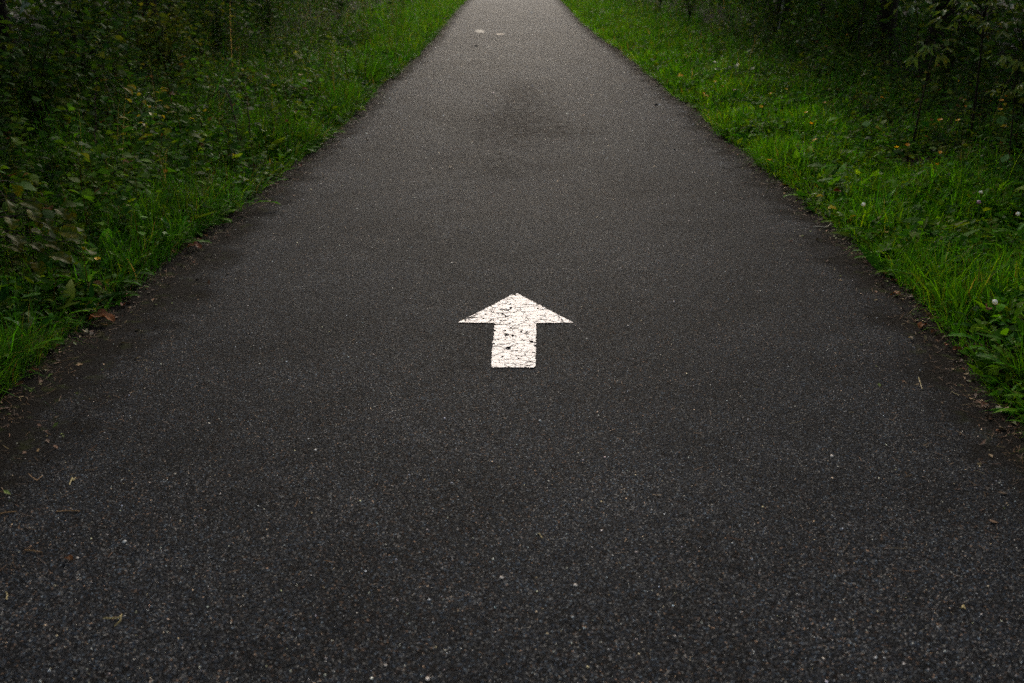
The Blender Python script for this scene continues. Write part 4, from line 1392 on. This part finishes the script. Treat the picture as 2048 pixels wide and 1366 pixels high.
def pebble(label, px, py, r, mat, cat='pebble', group=None):
    p = at(px, py, 0.0)
    m = ball('pebble', r, mat, 0.55)
    o = mesh_obj('pebble', m, None, (p[0], p[1], float(road_z(p[0], p[1])) + r * 0.35), (0, 0, random.uniform(0, 6)), (1.0, random.uniform(0.6, 0.9), 1.0))
    tag(o, label, cat, group)


M_PEBW = plain_mat('white_pebble', (0.60, 0.52, 0.46), 0.5)
M_PEBP = plain_mat('pale_grey_pebble', (0.34, 0.35, 0.36), 0.5)
M_PEBD = plain_mat('dark_pebble', (0.010, 0.010, 0.011), 0.7)
for a in [('pale grey flat pebble alone on the asphalt at the lower left', 249, 1084, 0.0065, M_PEBP), ('tiny pale pebble left of and below the flat grey one', 155, 1115, 0.004, M_PEBW),
          ('pair-like white pebble at the bottom middle, left of another', 1003, 1154, 0.006, M_PEBW), ('white pebble at the bottom middle, right one of two', 1151, 1168, 0.006, M_PEBW),
          ('white pebble at the very bottom edge of the picture', 855, 1356, 0.0055, M_PEBW), ('small white pebble up and left of the bottom edge one', 771, 1329, 0.0042, M_PEBW),
          ('pale pebble on the asphalt right of the middle below the arrow', 1664, 910, 0.0065, M_PEBW), ('grey flat pebble on the asphalt below the arrow', 1080, 841, 0.006, M_PEBP),
          ('dark clod on the far asphalt below the bright leaves', 952, 92, 0.03, M_PEBD), ('smaller dark clod on the far asphalt left of the larger', 921, 93, 0.014, M_PEBD),
          ('dark clod on the asphalt near the right edge, far up', 1312, 208, 0.022, M_PEBD), ('dark reddish clod on the asphalt right of the middle, halfway up', 1349, 298, 0.013, M_PEBD),
          ('pale brown stone on the path left of and above the arrow', 904, 526, 0.005, M_PEBW), ('light stone on the far asphalt, high right of the leaves', 1063, 26, 0.03, M_PEBP),
          ('pale pebble pair on the right of the arrow', 1174, 677, 0.005, M_PEBW), ('pinkish pebble right of the arrow head', 1256, 651, 0.0045, M_PEBW)]:
    pebble(*a)

# ------------------------------------------------------------------ uncountable litter, needles, chips
def tiny_boxes(P, r, cols):
    """small angular stone chips: six-sided double pyramids as quads"""
    n = len(P)
    a = rng.uniform(0, 2 * PI, n)
    k = np.arange(4) * PI / 2
    ring = np.stack([np.cos(a[:, None] + k) * r[:, None] * rng.uniform(0.6, 1.2, (n, 4)), np.sin(a[:, None] + k) * r[:, None] * rng.uniform(0.6, 1.2, (n, 4)), np.zeros((n, 4))], -1)
    top = ring * 0.5
    top[..., 2] = (r * rng.uniform(0.35, 0.7, n))[:, None]
    V = np.concatenate([ring, top], 1) + P[:, None]
    f = np.array([[4, 5, 6, 7], [0, 1, 5, 4], [1, 2, 6, 5], [2, 3, 7, 6], [3, 0, 4, 7]])
    F = (f[None] + (np.arange(n) * 8)[:, None, None]).reshape(-1, 4)
    return V.reshape(-1, 3), F, rep(cols, 8)


n = 14000
y = 1.7 + 26 * rng.random(n) ** 1.9
u = rng.random(n)
x = XL(y) + (XR(y) - XL(y)) * (0.04 + 0.92 * u)
r = np.clip(np.exp(rng.normal(math.log(0.0020), 0.38, n)), 0.001, 0.0055) * np.clip(y / 6, 0.8, 2.0)
cols = pal(n, [(0.62, 0.57, 0.50), (0.50, 0.38, 0.25), (0.36, 0.40, 0.44), (0.62, 0.42, 0.24), (0.18, 0.17, 0.16)], 0.3, [0.3, 0.2, 0.15, 0.1, 0.25])
V, F, C = tiny_boxes(np.stack([x, y, road_z(x, y) - 0.0003], 1), r, np.clip(cols, 0, 0.8))
tag(mesh_obj('stone_chips', quad_mesh('stone_chips', V, F, M_CHIP, C, smooth=False)), 'tiny pale stone chips scattered over the asphalt', 'gravel', kind='stuff')

parts = []
for side in (-1, 1):
    for n, s0, s1, kind in ((5200, -0.16, 0.16, 'needle'), (900, -0.55, -0.05, 'needle'), (260, -1.5, -0.3, 'needle'), (2600, -0.10, 0.16, 'scrap'), (260, -0.4, -0.05, 'scrap')):
        y = 2.2 + 28 * rng.random(n) ** 1.7
        s = s0 + (s1 - s0) * rng.random(n)
        x = lat(side, s, y)
        z = np.maximum(verge_z(side, s, y), road_z(x, y)) + 0.002
        a = rng.uniform(0, 2 * PI, n)
        D = np.stack([np.cos(a), np.sin(a), rng.normal(0, 0.12, n)], 1)
        Uv = unit(np.stack([rng.normal(0, 0.25, n), rng.normal(0, 0.25, n), np.ones(n)], 1))
        if kind == 'needle':
            L = rng.uniform(0.018, 0.05, n)
            V, F = leaves(np.stack([x, y, z], 1), D, Uv, L, np.full(n, 0.0018) * np.clip(y / 5, 1, 2.5), rng.normal(0, 0.35, n), np.full(n, 0.3), lambda t: np.ones_like(t), rows=3)
            c = pal(n, [(0.060, 0.026, 0.009), (0.095, 0.048, 0.016), (0.034, 0.017, 0.008), (0.17, 0.12, 0.05)], 0.25, [0.4, 0.22, 0.32, 0.06])
        else:
            L = rng.uniform(0.010, 0.030, n)
            V, F = leaves(np.stack([x, y, z], 1), D, Uv, L, L * 0.6, rng.normal(0, 0.7, n), rng.uniform(0, 0.9, n), OV, rows=3)
            c = pal(n, [(0.055, 0.028, 0.014), (0.09, 0.040, 0.018), (0.03, 0.018, 0.010), (0.16, 0.11, 0.05), (0.06, 0.08, 0.012)], 0.3)
        parts.append((V, F, rep(c, 9)))
pj = join(parts)
tag(mesh_obj('leaf_litter', quad_mesh('leaf_litter', pj[0], pj[1], M_LITTER, pj[2])), 'brown needles and leaf crumbs along both edges of the asphalt', 'litter', kind='stuff')
